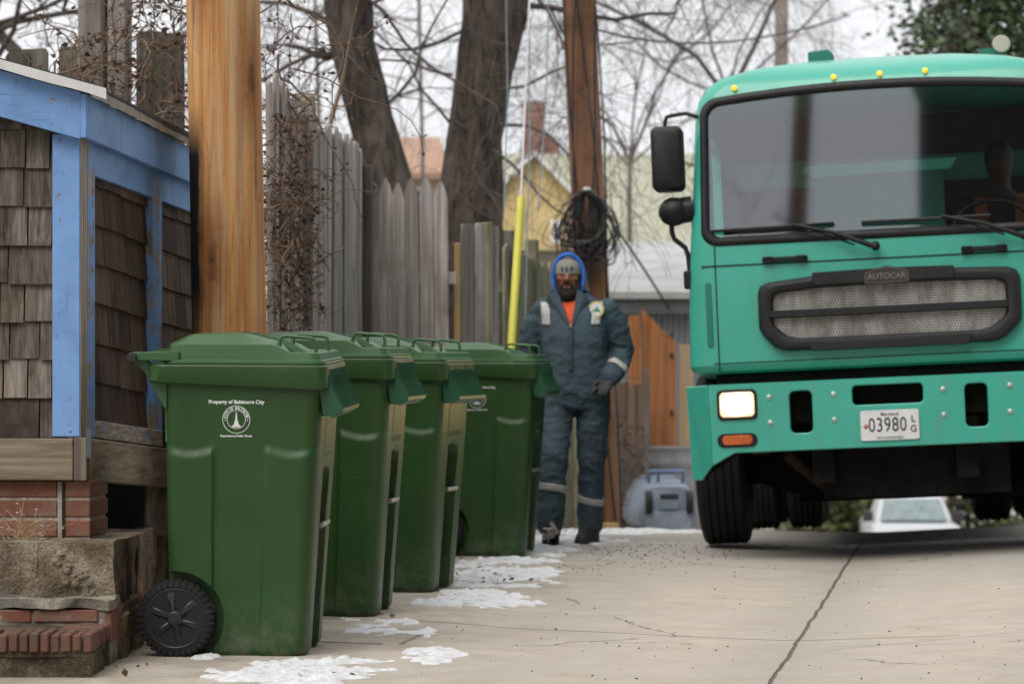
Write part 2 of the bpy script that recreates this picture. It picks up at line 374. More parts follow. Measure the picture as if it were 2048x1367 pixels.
for j in range(int(11/st)):
    for i in range(int(3.6/st)):
        x, y = -1.45+i*st, 9.6+j*st; m = snow_m(x, y)
        if m > -.02: hgt[(i, j)] = (x, y, m)
for (i, j), (x, y, m) in hgt.items():
    h = .002 + .017*min(1, max(0, m)*1.5)*(0.3+1.6*abs(fbm(x*16, y*14, 1)))
    if any((i+a, j+b) not in hgt for a in (-1,0,1) for b in (-1,0,1)): h = -.004
    idx[(i, j)] = len(sm.v); sm.v.append((x+.006*fbm(x*40, y*40), y, gz(x, y)+h))
for (i, j) in hgt:
    q = [(i,j),(i+1,j),(i+1,j+1),(i,j+1)]
    if all(k in idx for k in q): sm.f.append([idx[k] for k in q]); sm.m.append(0)
o = sm.build('snow', M['snow'], smooth=180); tag(o, 'thin patches of melting snow on the concrete beside the carts', 'snow', kind='stuff')

# loose stones and dead leaves
gvl = MB(); rnd = random.Random(3)
def pebble(b, x, y, r):
    z = gz(x, y); k = [rnd.uniform(.6, 1.2) for _ in range(3)]
    vs = [(x+r*k[0], y, z+r*.3), (x-r*k[0], y, z+r*.3), (x, y+r*k[1], z+r*.3), (x, y-r*k[1], z+r*.3), (x+.2*r, y-.1*r, z+r*k[2]), (x, y, z-r*.3)]
    b.add(vs, [(0,2,4),(2,1,4),(1,3,4),(3,0,4),(2,0,5),(1,2,5),(3,1,5),(0,3,5)])
for _ in range(330):
    px, py = rnd.gauss(1270, 130), 1083+abs(rnd.gauss(0, 26)); c = G(px, py)
    if px > 1075: pebble(gvl, c.x, c.y, rnd.uniform(.003, .008))
for _ in range(190):
    c = G(rnd.uniform(640, 2040), rnd.uniform(1120, 1360)); pebble(gvl, c.x, c.y, rnd.choice((.002,.003,.003,.004,.006)))
tag(gvl.build('gravel', plain('grit', (.10,.095,.09), .8, .5, 3)), 'dark grit and small stones scattered on the concrete', 'gravel', kind='stuff')
lv = MB()
def leaf(b, c, s, rn=rnd):
    a = Vector((rn.uniform(-1,1), rn.uniform(-1,1), rn.uniform(-.5,.5))).normalized(); n_ = a.orthogonal(); n_.rotate(Matrix.Rotation(rn.uniform(0,6.28), 3, a)); c = Vector(c)
    b.add([c-a*s, c+n_*s*.45+a*.1*s, c+a*s, c-n_*s*.45+a*.1*s], [(0,1,2),(0,2,3)])
for px, py, n_ in ((950,1150,12),(1000,1160,7),(900,1178,8),(650,1350,6),(930,1110,10),(1250,1045,40),(1120,1060,20),(760,1232,5),(1690,1106,8),(300,1335,3),(240,1350,3)):
    for _ in range(n_):
        c = G(px+rnd.gauss(0,30), max(1040, py+rnd.gauss(0,6))); leaf(lv, (c.x, c.y, gz(c.x, c.y)+.012), rnd.uniform(.008,.020))
tag(lv.build('leaf_litter', plain('dead_leaf', (.20,.11,.05), .8, .5, 20)), 'brown dead leaves and bark bits strewn on the alley edge', 'leaf litter', kind='stuff')

# ---------------------------------------------------------------- shed
SH = thing('shed', 'shingled shed with peeling blue trim on a brick and block foundation', 'shed', (-1.58, 11.0, 0))
ua = R(9); U = Vector((math.sin(ua), math.cos(ua), 0)); Nn = Vector((math.cos(ua), -math.sin(ua), 0))
def SW(t, z, o=0.0):                      # point on the shed's side wall, t along, o outward; local to the shed
    p = U*t + Nn*o; return Vector((p.x, p.y, z - .062*t))
def sidebox(b, t0, t1, z0, z1, o0, o1, z1b=None, z0b=None):
    z1b = z1 if z1b is None else z1b; z0b = z0 if z0b is None else z0b
    b.hexa([SW(t0,z0,o0), SW(t0,z0,o1), SW(t1,z0b,o1), SW(t1,z0b,o0), SW(t0,z1,o0), SW(t0,z1,o1), SW(t1,z1b,o1), SW(t1,z1b,o0)])
Z = lambda py, d=11.0: 1.04-(py-740)*d/6000
XL = lambda px, d=11.0: (px-1024)*d/6000 + 1.58
rs = random.Random(11); tn0 = math.tan(R(15.3)); zb0 = 1.93
fw = MB(); ex = .1405; z = Z(872)
fw.prism([(-1.8,.70),(-.06,.70),(-.06,zb0),(-1.8,zb0+tn0*1.74)], 'y', .05, .09); k = 0
while z < 2.25:
    x = -1.8 + rs.uniform(0,.08)
    while x < -.10:
        w = min(rs.choice((.09,.11,.13,.15,.17)), -.10-x); j = rs.uniform(-.005,.005); lim = zb0 + tn0*(-x-w)
        if w > .03 and z < lim-.02:
            fw.hexa([(x,.022+j,z+j),(x+w-.006,.022+j,z+j),(x+w-.006,.034,z+j),(x,.034,z+j),(x,.041,min(lim,z+ex+.06)),(x+w-.006,.041,min(lim,z+ex+.06)),(x+w-.006,.05,min(lim,z+ex+.06)),(x,.05,min(lim,z+ex+.06))])
        x += w
    z += ex
fw.build('front_wall', M['shingle'], SH)
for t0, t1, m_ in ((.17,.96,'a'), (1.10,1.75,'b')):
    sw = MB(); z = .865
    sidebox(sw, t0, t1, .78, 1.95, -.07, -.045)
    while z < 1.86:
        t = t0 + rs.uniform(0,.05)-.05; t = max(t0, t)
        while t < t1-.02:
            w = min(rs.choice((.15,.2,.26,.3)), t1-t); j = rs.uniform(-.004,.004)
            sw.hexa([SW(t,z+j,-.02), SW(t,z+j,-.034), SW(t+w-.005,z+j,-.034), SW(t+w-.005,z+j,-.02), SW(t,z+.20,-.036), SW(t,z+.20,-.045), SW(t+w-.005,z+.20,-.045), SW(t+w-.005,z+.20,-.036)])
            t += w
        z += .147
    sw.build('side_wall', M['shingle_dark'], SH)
MB().box((XL(105),-.004,Z(873)), (XL(160),.022,Z(268))).build('corner_board', M['blue'], SH, bevel=.003)
cp = MB(); sidebox(cp, .0, .085, .79, 2.0, -.03, -.001); cp.build('corner_post', M['blue_bare'], SH, bevel=.002)
cp = MB(); sidebox(cp, .087, .175, .80, 1.97, -.03, .0); cp.build('corner_post', M['blue_worn'], SH, bevel=.002)
cp = MB(); sidebox(cp, .965, 1.10, .80, 1.87, -.05, -.002); cp.build('trim_post', M['blue_worn'], SH, bevel=.002)
# fascias: front rake, side eave, recessed frieze
tn = math.tan(R(15.3)); zt, zb = 2.055, 1.885
MB().prism([(XL(165), zb-.003),(XL(165), zt),(XL(-120), zt+tn*(XL(165)-XL(-120))),(XL(-120), zb+tn*(XL(165)-XL(-120)))], 'y', -.05, -.022).build('rake_board', M['blue_rake'], SH, bevel=.002)
fb = MB(); sidebox(fb, -.05, 1.72, zb, zt-.01, .012, .035, 2.04, 1.905); fb.build('eave_board', M['blue'], SH, bevel=.002)
fb = MB(); sidebox(fb, .178, 1.72, 1.775, 1.93, -.03, -.004, 1.93, 1.80); fb.build('frieze_board', M['blue'], SH, bevel=.002)
# roof slab: follows the rake upward to the left
def roofp(x, t, dz):
    p = SW(t, 0, .05); return Vector((p.x + x, p.y, zt + .012 + dz - .062*t + tn*(-x)))
rf = MB(); rf.hexa([roofp(-1.6,-.085,0), roofp(0,-.085,0), roofp(.02,1.78,.012), roofp(-1.6,1.78,0), roofp(-1.6,-.085,.016), roofp(0,-.085,.016), roofp(.02,1.78,.03), roofp(-1.6,1.78,.016)])
for i in range(60):                       # ragged felt edge
    x = -1.6+i*.0266; rf.box((0,0,0),(0,0,0)) if False else None
roof = rf.build('roof', plain('roof_felt', (.05,.05,.05), .95, .4, 40, bumpd=.004, bs=120), SH)
de = MB(); NS = 26; top = []; bot = []
for i in range(NS+1):                     # bent white metal edge along the rake
    x = -1.6 + (1.6+.07)*i/NS; w = .004*math.sin(i*1.9)+.003*math.sin(i*4.1)
    a = roofp(x, -.09, .010); b_ = roofp(x, -.088, -.026+w); top.append(a); bot.append(b_)
for i in range(NS):
    a, b_, c, d = top[i], top[i+1], bot[i+1], bot[i]; q = Vector((0,-.006,0))
    de.hexa([d+q, c+q, c, d, a+q, b_+q, b_, a])
de.build('drip_edge', plain('white_metal', (.62,.62,.62), .45, .12, 9), roof)
de = MB()
for i in range(16):
    t = -.06+1.80*i/16; t2 = t+1.80/16
    def q(t, o, dz): return SW(t, zt+.0+dz+.012*t/1.7, o)
    w = .004*math.sin(i*2.3)
    de.hexa([q(t,.056,-.024+w), q(t,.062,-.024+w), q(t2,.062,-.022), q(t2,.056,-.022), q(t,.05,.012), q(t,.056,.012), q(t2,.056,.014), q(t2,.05,.014)])
de.build('drip_edge', plain('grey_metal', (.24,.225,.20), .7, .35, 14), roof)
# sill beams
bm_ = MB(); bm_.box((-1.8,-.012,Z(960)), (XL(147),.12,Z(876))); bm_.build('sill_beam', M['beam'], SH, bevel=.004)
MB().box((XL(148.5),-.014,Z(960)-.001), (XL(174),.10,Z(875))).build('post_foot', wood('post_end', (.09,.07,.05), (.30,.25,.19), 'z', 40, 2), SH, bevel=.003)
bm_ = MB(); sidebox(bm_, .06, 1.8, Z(960), Z(874), -.05, .012); bm_.build('sill_beam', M['beam_y'], SH, bevel=.004)
sb = MB(); sidebox(sb, .18, 1.09, .80, .865, -.03, .004); sb.build('skirt_board', M['blue_skirt'], SH, bevel=.003)
MB().prism([(0,Z(915)),(.02,Z(915)),(.02,Z(857)),(0,Z(857))], 'y', -.004, -.001, Matrix.Translation((XL(173),-.012,0))).build('metal_strap', plain('steel_strap', (.12,.13,.14), .5, .4, 30, .8), SH)
# brick pier
M['brick'] = None
def brickmat(name, a, b, st):
    N = NT(name); r = N.rand(); c = N.mix(r, a, b); c = N.mix(N.rng(N.noise(9,6,.7), .40, .68, 0, .85), c, st)
    c = N.mix(N.rng(N.noise(70,3), .55, .8, 0, .5), c, mul(a, .5)); N.bump(N.noise(60, 5), .003); return N.out(c, .85, 0, .25)
M['brick'] = brickmat('red_brick', (.215,.085,.058), (.165,.065,.045), (.20,.14,.11)); M['brick_old'] = brickmat('old_brick', (.17,.07,.05), (.11,.05,.037), (.09,.078,.06))
M['mortar'] = plain('mortar', (.33,.29,.235), .95, .35, 30, bumpd=.004, bs=90)
pr = MB(); z0 = Z(1077); bh = .061
xs_ = [(-1.8,XL(114)-.01),(XL(126),XL(178))]
for r in range(3):
    zz = z0+r*.0727
    pr.box((-1.05, .03, zz+.006), (XL(112), .20, zz+.006+bh)); pr.box((-1.8, .03, zz+.006), (-1.06, .20, zz+.006+bh))
    pr.hexa([(XL(127),.03,zz+.006),(XL(178),.03,zz+.006),(XL(213,11.33)+.005,.33,zz+.006),(XL(127),.33,zz+.006),(XL(127),.03,zz+.006+bh),(XL(178),.03,zz+.006+bh),(XL(213,11.33)+.005,.33,zz+.006+bh),(XL(127),.33,zz+.006+bh)])
pier = pr.build('brick_pier', M['brick'], SH, bevel=.004)
mo = MB(); mo.hexa([(-1.8,.036,z0-.01),(XL(177),.036,z0-.01),(XL(211,11.33),.325,z0-.01),(-1.8,.325,z0-.01),(-1.8,.036,Z(962)),(XL(177),.036,Z(962)),(XL(211,11.33),.325,Z(962)),(-1.8,.325,Z(962))])
mo.box((XL(113),.027,z0),(XL(122),.035,Z(963))); mo.build('mortar', M['mortar'], pier)
MB().box((XL(122),.022,z0),(XL(126),.0355,Z(964))).build('crack', plain('crack_black', (.01,.01,.01), .9), pier)
MB().box((-1.8,.9,.3),(.12,.95,.66)).build('crawl_wall', plain('crawl_black', (.02,.018,.015), .95), SH)  # near-black sheet closing the back of the crawl space
cb = MB(); cb.hexa([SW(.93,.44,-.12),SW(.93,.44,-.01),SW(1.7,.44,-.01),SW(1.7,.44,-.12),SW(.93,.70,-.12),SW(.93,.70,-.01),SW(1.7,.70,-.01),SW(1.7,.70,-.12)]); cb.build('block_pier', plain('concrete_block', (.22,.20,.155), .95, .4, 12, bumpd=.006, bs=60), SH, bevel=.005)
# stone foundation: rough blocks
def stonemat(name, kk=1.0):
    N = NT(name); f = N.noise(4.5, 7, .68); c = N.ramp(f, [(.32, (.075,.06,.04)), (.47, (.22,.18,.13)), (.60, (.40,.36,.29))])
    c = N.mix(N.rng(N.noise(3.1, 5, .7), .50, .60, 0, .85), c, (.065,.056,.038)); c = N.mix(N.rng(N.noise(2.2, 4, .6), .54, .62, 0, .55), c, (.36,.26,.15)); c = N.mix(N.rng(N.noise(6, 6, .7), .58, .68, 0, .6), c, (.36,.36,.33))
    c = N.mix(N.rng(N.noise(13, 5, .7), .62, .7, 0, .5), c, (.09,.10,.03)); v1 = N.vor(75); c = N.mix(N.rng(v1, .12, .45, .55, 0), c, (.05,.042,.033)); c = N.mix(N.rng(N.vor(38), .05, .22, .55, 0), c, (.46,.42,.36)); c = N.mix(N.rng(N.noise(150, 2), .58, .70, 0, .7), c, (.06,.05,.04)); N.bump(N.math('ADD', f, N.math('MULTIPLY', N.noise(45, 6, .7), .8)), .03)
    return N.out(N.mix(1.0, c, (kk,kk*.95,kk*.9), 'MULTIPLY'), .95, 0, .2)
M['stone'] = stonemat('foundation_stone'); M['stone_dark'] = stonemat('darker_stone', .5)  # second copy is the same stone in a darker colour
def rough(b, x0, x1, y0, y1, z0, z1, amp=.012, st=.035, seed=0):
    nx, nz, ny = max(2, int((x1-x0)/st)), max(2, int((z1-z0)/st)), max(2, int((y1-y0)/st))
    def P(x, y, z):
        return (x+amp*fbm(x*9+seed, y*9, z*9), y+amp*fbm(x*9, y*9+seed+7, z*9), z+.5*amp*fbm(x*8, y*8, z*8+seed+3))
    def face(f, na, nb): b.add([P(*f(i/na, j/nb)) for j in range(nb+1) for i in range(na+1)], [(j*(na+1)+i, j*(na+1)+i+1, (j+1)*(na+1)+i+1, (j+1)*(na+1)+i) for j in range(nb) for i in range(na)])
    L = lambda a, c, t: a+(c-a)*t
    face(lambda s, t: (L(x0,x1,s), y0, L(z0,z1,t)), nx, nz); face(lambda s, t: (x1, L(y0,y1,s), L(z0,z1,t)), ny, nz); face(lambda s, t: (L(x0,x1,s), L(y0,y1,t), z1), nx, ny)
fs = MB(); xr = -1.425+1.58
rough(fs, -1.7, XL(76,10.75)-.0005, -.25, .1, .12, .425, .010, .03, 1)
rough(fs, XL(76,10.75)-.003, xr-.002, -.252, .012, .15, .425, .012, .022, 5)
rough(fs, -.4, xr+.004, .018, .34, .16, .42, .012, .03, 9); rough(fs, -.4, xr+.006, .35, .9, .16, .415, .012, .03, 12); rough(fs, -.4, xr, .9, 2.0, -.1, .415, .012, .05, 15)
rough(fs, -.4, xr+.02, -.2, .9, -.06, .158, .02, .03, 21)
fs.build('stone_foundation', M['stone'], SH, smooth=50)
# broken hollow in the face: rubble
rb = MB(); r2 = random.Random(5)
for _ in range(46):
    t = r2.random(); x = XL(118,10.75)+t*.13+r2.gauss(0,.012); z = .36-.16*t+r2.gauss(0,.022); rr_ = r2.uniform(.006,.017)
    rb.ball((x, -.258+r2.uniform(-.006,.008), z), (rr_, rr_*.8, rr_*.8), 6, 4)
rb.build('rubble', M['stone'], SH, smooth=60)

# brick step in front of the shed
ST = thing('brick_step', 'low crumbling brick and mortar step at the foot of the shed', 'step', (-1.5, 10.15, 0))
s1 = MB(); lx = lambda px, d: (px-1024)*d/6000+1.5
x1 = lx(187, 10.15); rough(s1, -1.7, x1-.012, .015, .45, -.12, .085, .016, .025, 31); s1.build('rubble_base', M['stone_dark'], ST, smooth=50)
s2 = MB(); x = x1; r2 = random.Random(8)
while x > -1.5:
    w = r2.uniform(.034,.042); j = r2.uniform(-.006,.006)
    s2.box((x-w, j, .088+r2.uniform(-.004,.002)), (x-.006, .20, .150+r2.uniform(-.006,.003))); x -= w
x = x1; y = .215
while y < .42: s2.box((x-.15, y, .09), (x-r2.uniform(0,.01), y+.05, .148+r2.uniform(-.005,.002))); y += .058
s2.build('brick_coping', M['brick_old'], ST, bevel=.005)
MB().box((-1.7,.012,.07),(x1-.012,.43,.141)).build('mortar', M['stone_dark'], ST)
s3 = MB(); yb = .42
s3.box((lx(68,10.57), yb, .152), (lx(196,10.57), yb+.1, .197)); s3.box((lx(-60,10.57), yb+.004, .150), (lx(62,10.57), yb+.1, .196))
y = yb
while y < 1.3: s3.box((lx(200,10.57)-.05, y+.012, .08), (lx(222,10.6)+.004, y+.05, .19)); y += .062
s3.build('brick_course', M['brick'], ST, bevel=.005)
s4 = MB(); rough(s4, -1.7, lx(224,10.57), yb-.005, yb+.16, .198, .232, .02, .02, 41); rough(s4, -1.7, lx(218,10.57), yb+.01, 1.2, -.1, .196, .01, .03, 44); s4.build('mortar_ledge', plain('old_mortar', (.22,.20,.16), .95, .7, 9, bumpd=.012, bs=40), ST, smooth=50)

# dry grass tuft growing on the ledge
TU = thing('dry_grass', 'small tuft of dry straw coloured grass against the red bricks', 'grass tuft', (XL(55,10.9)-1.58, 10.86, .42))
tb = MB(); th = MB(); r2 = random.Random(2)
for _ in range(46):
    a = r2.uniform(-1.2, 1.3); L = r2.uniform(.05, .17); b0 = Vector((r2.gauss(0,.03), r2.gauss(0,.012), 0)); pts = [b0+Vector((math.sin(a)*L*t*(.6+.5*t), r2.uniform(-.01,.01)-.02*t, math.cos(a*.8)*L*t*(1-.25*t*abs(a)))) for t in (0,.35,.7,1)]
    tb.tube(pts, [.0012,.001,.0009,.0006], 3)
    if r2.random() < .4: th.ball(pts[-1], (.006,.003,.003), 6, 4)
tb.build('blades', plain('straw', (.42,.30,.17), .8, .3, 30), TU); th.build('seed_heads', plain('seed', (.47,.36,.22), .8, .3, 30), TU)

# ---------------------------------------------------------------- utility poles
def polemat():
    N = NT('fresh_pole_wood'); k = N.scale((16,16,.55)); g1 = N.noise(1.1, 7, .62, k, .5); g2 = N.noise(1, 4, .6, N.scale((5,5,.42)), 1.6)
    c = N.ramp(g2, [(.30, (.42,.19,.06)), (.45, (.52,.275,.10)), (.55, (.50,.315,.16)), (.68, (.47,.35,.24))])
    c = N.mix(N.rng(g1, .47, .60, 0, .62), c, (.30,.115,.035)); c = N.mix(N.rng(N.noise(1, 6, .7, N.scale((75,75,1.1)), .4), .50, .66, 0, .55), c, (.20,.08,.028)); c = N.mix(N.rng(N.noise(1, 8, .75, N.scale((11,11,3.0)), 1.6), .57, .70, 0, .85), c, (.15,.055,.018))
    c = N.mix(N.rng(N.noise(1, 3, .5, N.scale((55,55,.45)), .5), .635, .66, 0, .7), c, (.10,.06,.035))
    kd = N.vor(1.0, N.scale((4.2,4.2,1.05))); kn = N.math('ADD', kd, N.math('MULTIPLY', N.math('SUBTRACT', N.noise(14, 6, .7), .5), .22)); c = N.mix(N.rng(kn, .10, .34, .75, 0), c, (.22,.075,.02)); c = N.mix(N.rng(kn, .03, .12, .9, 0), c, (.05,.02,.01))
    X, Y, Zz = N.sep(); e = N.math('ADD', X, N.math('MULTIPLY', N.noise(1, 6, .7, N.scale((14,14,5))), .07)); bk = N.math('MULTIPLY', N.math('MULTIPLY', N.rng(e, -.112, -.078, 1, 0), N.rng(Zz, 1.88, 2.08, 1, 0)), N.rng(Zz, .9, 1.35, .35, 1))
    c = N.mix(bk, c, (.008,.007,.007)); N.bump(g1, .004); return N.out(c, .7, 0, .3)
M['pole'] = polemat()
def pole(name, label, px0, py0, px1, py1, d, r0, r1, top, mat, n=40):
    a = W(px0, py0, d); b = W(px1, py1, d); z0 = gz(a.x, d)-.3; dx = (b.x-a.x)/(b.z-a.z)
    bx = a.x+dx*(z0-a.z); t = thing(name, label, 'utility pole', (bx, d, z0+.3)); H = top-z0
    m = MB(); pts = []; rad = []
    for i in range(41):
        h = -.3+H*i/40; pts.append((dx*(h+.3), 0, h)); rad.append(r0+(r1-r0)*i/40+.004*fbm(h*.9, 3, r0))
    m.tube(pts, rad, n); m.build('shaft', mat, t, smooth=60); return t, dx, bx, z0
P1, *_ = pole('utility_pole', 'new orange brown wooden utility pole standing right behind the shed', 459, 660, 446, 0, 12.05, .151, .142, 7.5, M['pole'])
P2, dx2, bx2, z2 = pole('utility_pole', 'dark brown utility pole hung with a coil of black cable behind the worker', 1176, 400, 1157, 0, 25, .146, .125, 9.5, M['brown_pole'])
P3, *_ = pole('utility_pole', 'thin grey distant utility pole rising above the truck roof', 1563, 100, 1563, 0, 60, .16, .13, 12, plain('grey_pole_wood', (.25,.215,.19), .85, .3, 3))
def wire(b, pts, r): b.tube(pts, r, 5)
cb = MB(); r2 = random.Random(4)
for i in range(5):
    pts = []
    for k in range(14):
        z = -.2+8.5*k/13; pts.append((dx2*(z+.3)+.16*math.sin(i*1.3+z*.5+r2.uniform(-.1,.1))*.9, -.16-.01*i, z+.25))
    wire(cb, pts, .009)
cb.build('riser_cable', plain('black_cable', (.012,.012,.013), .5, .2), P2)
COILC = W(1173, 452, 24.72)
CO = thing('cable_coil', 'hanging coil of black cable tied to the brown pole above the worker', 'cable coil', COILC)
co = MB()
for i in range(46):
    a, b_ = .215*r2.uniform(.35,1.12), .31*r2.uniform(.65,1.15); ph = r2.uniform(-.2,.2); oy = r2.uniform(-.05,.03); ox = r2.gauss(0,.012)
    lean = r2.gauss(0,.10); tw_ = r2.uniform(-.5,.5); hh_ = r2.uniform(.42,.66); e1 = 6.2832*(1 if r2.random() < .75 else r2.uniform(.55,.9))
    pts = [(ox+a*math.sin(t)*(.30+.70*((1-math.cos(t))/2)**.55)+lean*((1-math.cos(t))/2)+.012*math.sin(5*t+i*1.7), oy+.03*math.sin(2*t+i), .29-hh_*((1-math.cos(t))/2)+.012*math.sin(4*t+i*2.1)+r2.uniform(-.006,.006)) for t in [e1*k/26 for k in range(27)]]
    co.tube(pts, r2.uniform(.004,.0065), 5)
co.build('loops', plain('black_coil', (.014,.014,.016), .45, .3), CO, smooth=60)
cl = MB(); cl.ball((0,-.06,.30), (.035,.02,.018), 8, 6); cl.build('clamp', plain('grey_clamp', (.55,.55,.55), .5), CO)
# guy wire with yellow guard
ga = Vector((W(998,1067,18.6).x, 18.6, gz(-.08,18.6))); gt = W(1042, 395, 19.15); dirn = (gt-ga).normalized()
GU = thing('guy_wire', 'slanted guy wire in a yellow plastic guard by the fence', 'guy wire', ga)
gb = MB(); rel = gt-ga; gb.tube([(0,0,-.1), rel*.5, rel], .027, 14); gb.build('guard', plain('yellow_guard', (.68,.62,.10), .4, .12, 3), GU, smooth=40)
top = Vector((bx2+dx2*9, 24.8, 8.8)); tw = MB(); tw.tube([rel*.97, rel+(top-gt)*.5, top-ga], .0075, 6); tw.build('strand', plain('galvanised', (.42,.43,.45), .4, .2, 20, .6), GU)
for i, (pa, pb) in enumerate((((1058,-20,24),(1050,640,21)),((1098,-20,25),(1076,420,22)),((1012,-20,24),(1008,420,22)))):
    a, b_ = W(*pa), W(*pb); w = MB(); mid_ = (a+b_)/2+Vector((.02,0,0)); w.tube([a-b_, mid_-b_, (0,0,0)], .006, 5)
    o = w.build('hanging_wire', plain('wire_%d' % i, (.12,.16,.17), .5)); o.location = b_
    tag(o, ['thin wire hanging just left of the yellow guard strand', 'thin wire hanging between the yellow guard and the brown pole', 'greenish wire hanging in front of the thick tree trunk'][i], 'wire')
for i, (pts, lab) in enumerate(((((1195,60,25),(1420,128,30),(1700,30,40)), 'dark overhead cable sagging from the brown pole to the right'), (((1205,420,24.8),(1260,490,26),(1340,620,30)), 'black service cable dropping from the cable coil to the garage'))):
    w = MB(); P = [W(*p) for p in pts]; q = [(P[0]*(1-t)+P[1]*t)*(1-t)+(P[1]*(1-t)+P[2]*t)*t for t in [k/10 for k in range(11)]]; w.tube([p-q[0] for p in q], .012, 5)
    o = w.build('overhead_cable', plain('cable_%d' % i, (.02,.02,.02), .5)); o.location = q[0]; tag(o, lab, 'cable')
# ---------------------------------------------------------------- fences
def picket_mb(w, h, th, point, rn):
    b = MB(); k = rn.uniform(-.004,.004)
    if point: pol = [(-w/2,0),(w/2,0),(w/2,h-.13),(w*.44,h-.10),(w*.3,h-.055),(w*.1,h-.012),(0,h),(-w*.12,h-.014),(-w*.32,h-.06),(-w*.46,h-.105),(-w/2,h-.13)]
    else: pol = [(-w/2,0),(w/2,0),(w/2,h-.02+k),(w*.42,h),(-w*.4,h+k),(-w/2,h-.02)]
    return b.prism(pol, 'y', -th/2, th/2)
def fence(name, label, pts, w, gap, hts, mat, th=.018, point=False, seed=1, posts=(), rails=(.5,1.7), skip=()):
    """pts: the fence line on the ground; hts: top height (world z) at each point"""
    rn = random.Random(seed); a0 = Vector((pts[0][0], pts[0][1], 0)); t = thing(name, label, 'fence', (a0.x, a0.y, gz(*pts[0])))
    L = [0]
    for p, q in zip(pts, pts[1:]): L.append(L[-1]+math.dist(p, q))
    def at(s):
        for i in range(len(pts)-1):
            if s <= L[i+1] or i == len(pts)-2:
                k = (s-L[i])/(L[i+1]-L[i]); x = pts[i][0]+(pts[i+1][0]-pts[i][0])*k; y = pts[i][1]+(pts[i+1][1]-pts[i][1])*k
                return x, y, hts[i]+(hts[i+1]-hts[i])*k, math.atan2(pts[i+1][1]-pts[i][1], pts[i+1][0]-pts[i][0])
    s = w/2; i = 0
    while s < L[-1]:
        x, y, top, an = at(s); zb = gz(x, y)-.03; ww = w*rn.uniform(.93,1.03)
        if i not in skip:
            o = picket_mb(ww, top-zb+rn.uniform(-.03,.03), th, point, rn).build('picket', mat, t, bevel=.002)
            o.location = Vector((x, y, zb))-t.location; o.rotation_euler = (rn.uniform(-.006,.006), rn.uniform(-.012,.012), an)
        s += w+gap; i += 1
    for k, (p, q) in enumerate(zip(pts, pts[1:])):
        an = math.atan2(q[1]-p[1], q[0]-p[0]); l = math.dist(p, q)
        for h in rails:
            b = MB().box((0, .012, -.04), (l, .05, .04)); o = b.build('rail', mat, t); z = gz(*p)
            sl = (gz(*q)-z)/l; o.location = Vector((p[0], p[1], z+h))-t.location; o.rotation_euler = (0, -math.atan(sl), an)
    for s_, w_, top_, m_ in posts:
        x, y, _, an = at(s_); z = gz(x, y)-.1; o = MB().box((-w_/2, -w_/2, 0), (w_/2, w_/2, top_-z)).build('post', m_, t, bevel=.006); o.location = Vector((x, y, z))-t.location; o.rotation_euler = (0, rn.uniform(-.01,.01), an)
    return t
zt_ = lambda py, d: 1.04+(740-py)*d/6000
wx = lambda px, d: (px-1024)*d/6000
fence('board_fence', 'dark weathered board fence showing over the shed roof under the vines', [(wx(-160,15.3),15.3),(wx(372,15.0),15.0)], .14, .004, [zt_(128,15.3), zt_(62,15.0)], M['fence_dark'], seed=2, skip=(2,), posts=((.93,.14,zt_(-40,15),M['fence_dark']),(1.06,.10,zt_(-70,15),M['fence'])))
fence('board_fence', 'tall grey plank fence running along the alley behind the orange pole', [(wx(540,13.6),13.6),(wx(612,15.4),15.4),(wx(722,20.05),20.05)], .135, .006, [zt_(150,13.6), zt_(230,15.4), zt_(292,19.9)], M['fence'], seed=4, posts=((1.75,.10,zt_(190,15.3),M['fence_moss']),(1.62,.12,zt_(205,15.2),M['fence'])))
fence('picket_fence', 'grey picket fence with pointed tops in front of the bare trees', [(wx(700,20.15),20.15),(wx(911,20.1),20.1)], .092, .005, [zt_(359,20), zt_(357,20.1)], M['fence'], point=True, seed=6, posts=((.085,.11,zt_(332,20.2),M['fence_dark']),))
fence('board_fence', 'short grey board fence between the pointed pickets and the yellow guard', [(wx(925,20.3),20.3),(wx(1003,20.6),20.6)], .122, .006, [zt_(456,20.3), zt_(452,20.6)], M['fence'], seed=8, posts=((-.045,.035,zt_(486,20.3),M['newwood']),(.265,.06,zt_(448,20.7),M['fence_moss'])))
fence('board_fence', 'mossy board fence behind the yellow guard reaching to the brown pole', [(wx(1006,21),21),(wx(1112,23.6),23.6),(wx(1160,24.6),24.6)], .10, .012, [zt_(490,21), zt_(535,23.6), zt_(545,24.6)], M['fence_moss'], seed=9, posts=((1.35,.09,zt_(482,22.6),M['fence_moss']),(.30,.07,zt_(462,21.4),M['fence_dark'])))

# ---------------------------------------------------------------- dead vines
def vine(name, label, loc, region, n, nl, seed, curl=.5, lr=.022, Lr=(.25,.9)):
    rn = random.Random(seed); t = thing(name, label, 'vine', loc); st = MB(); lf = MB()
    for i in range(n):
        p = region(rn); d = Vector((rn.gauss(0,.6), rn.gauss(0,.3), rn.gauss(-.1,.9))).normalized(); pts = [p.copy()]; L = rn.uniform(*Lr)
        for k in range(9):
            d = (d + Vector((rn.gauss(0,curl), rn.gauss(0,curl*.6), rn.gauss(-.04,curl)))).normalized(); p = p+d*L/9; pts.append(p.copy())
            if rn.random() < nl: 
                for _ in range(rn.randint(1,3)): leaf(lf, p+Vector((rn.gauss(0,.02), rn.gauss(0,.02), rn.gauss(0,.02))), rn.uniform(.5,1.2)*lr, rn)
        r = rn.choice((.0022,.003,.003,.004,.006)); st.tube(pts, [r*(1-.06*k) for k in range(10)], 4)
    st.build('stems', M['vine'], t, smooth=60); lf.build('leaves', M['vine_leaf'], t); return t
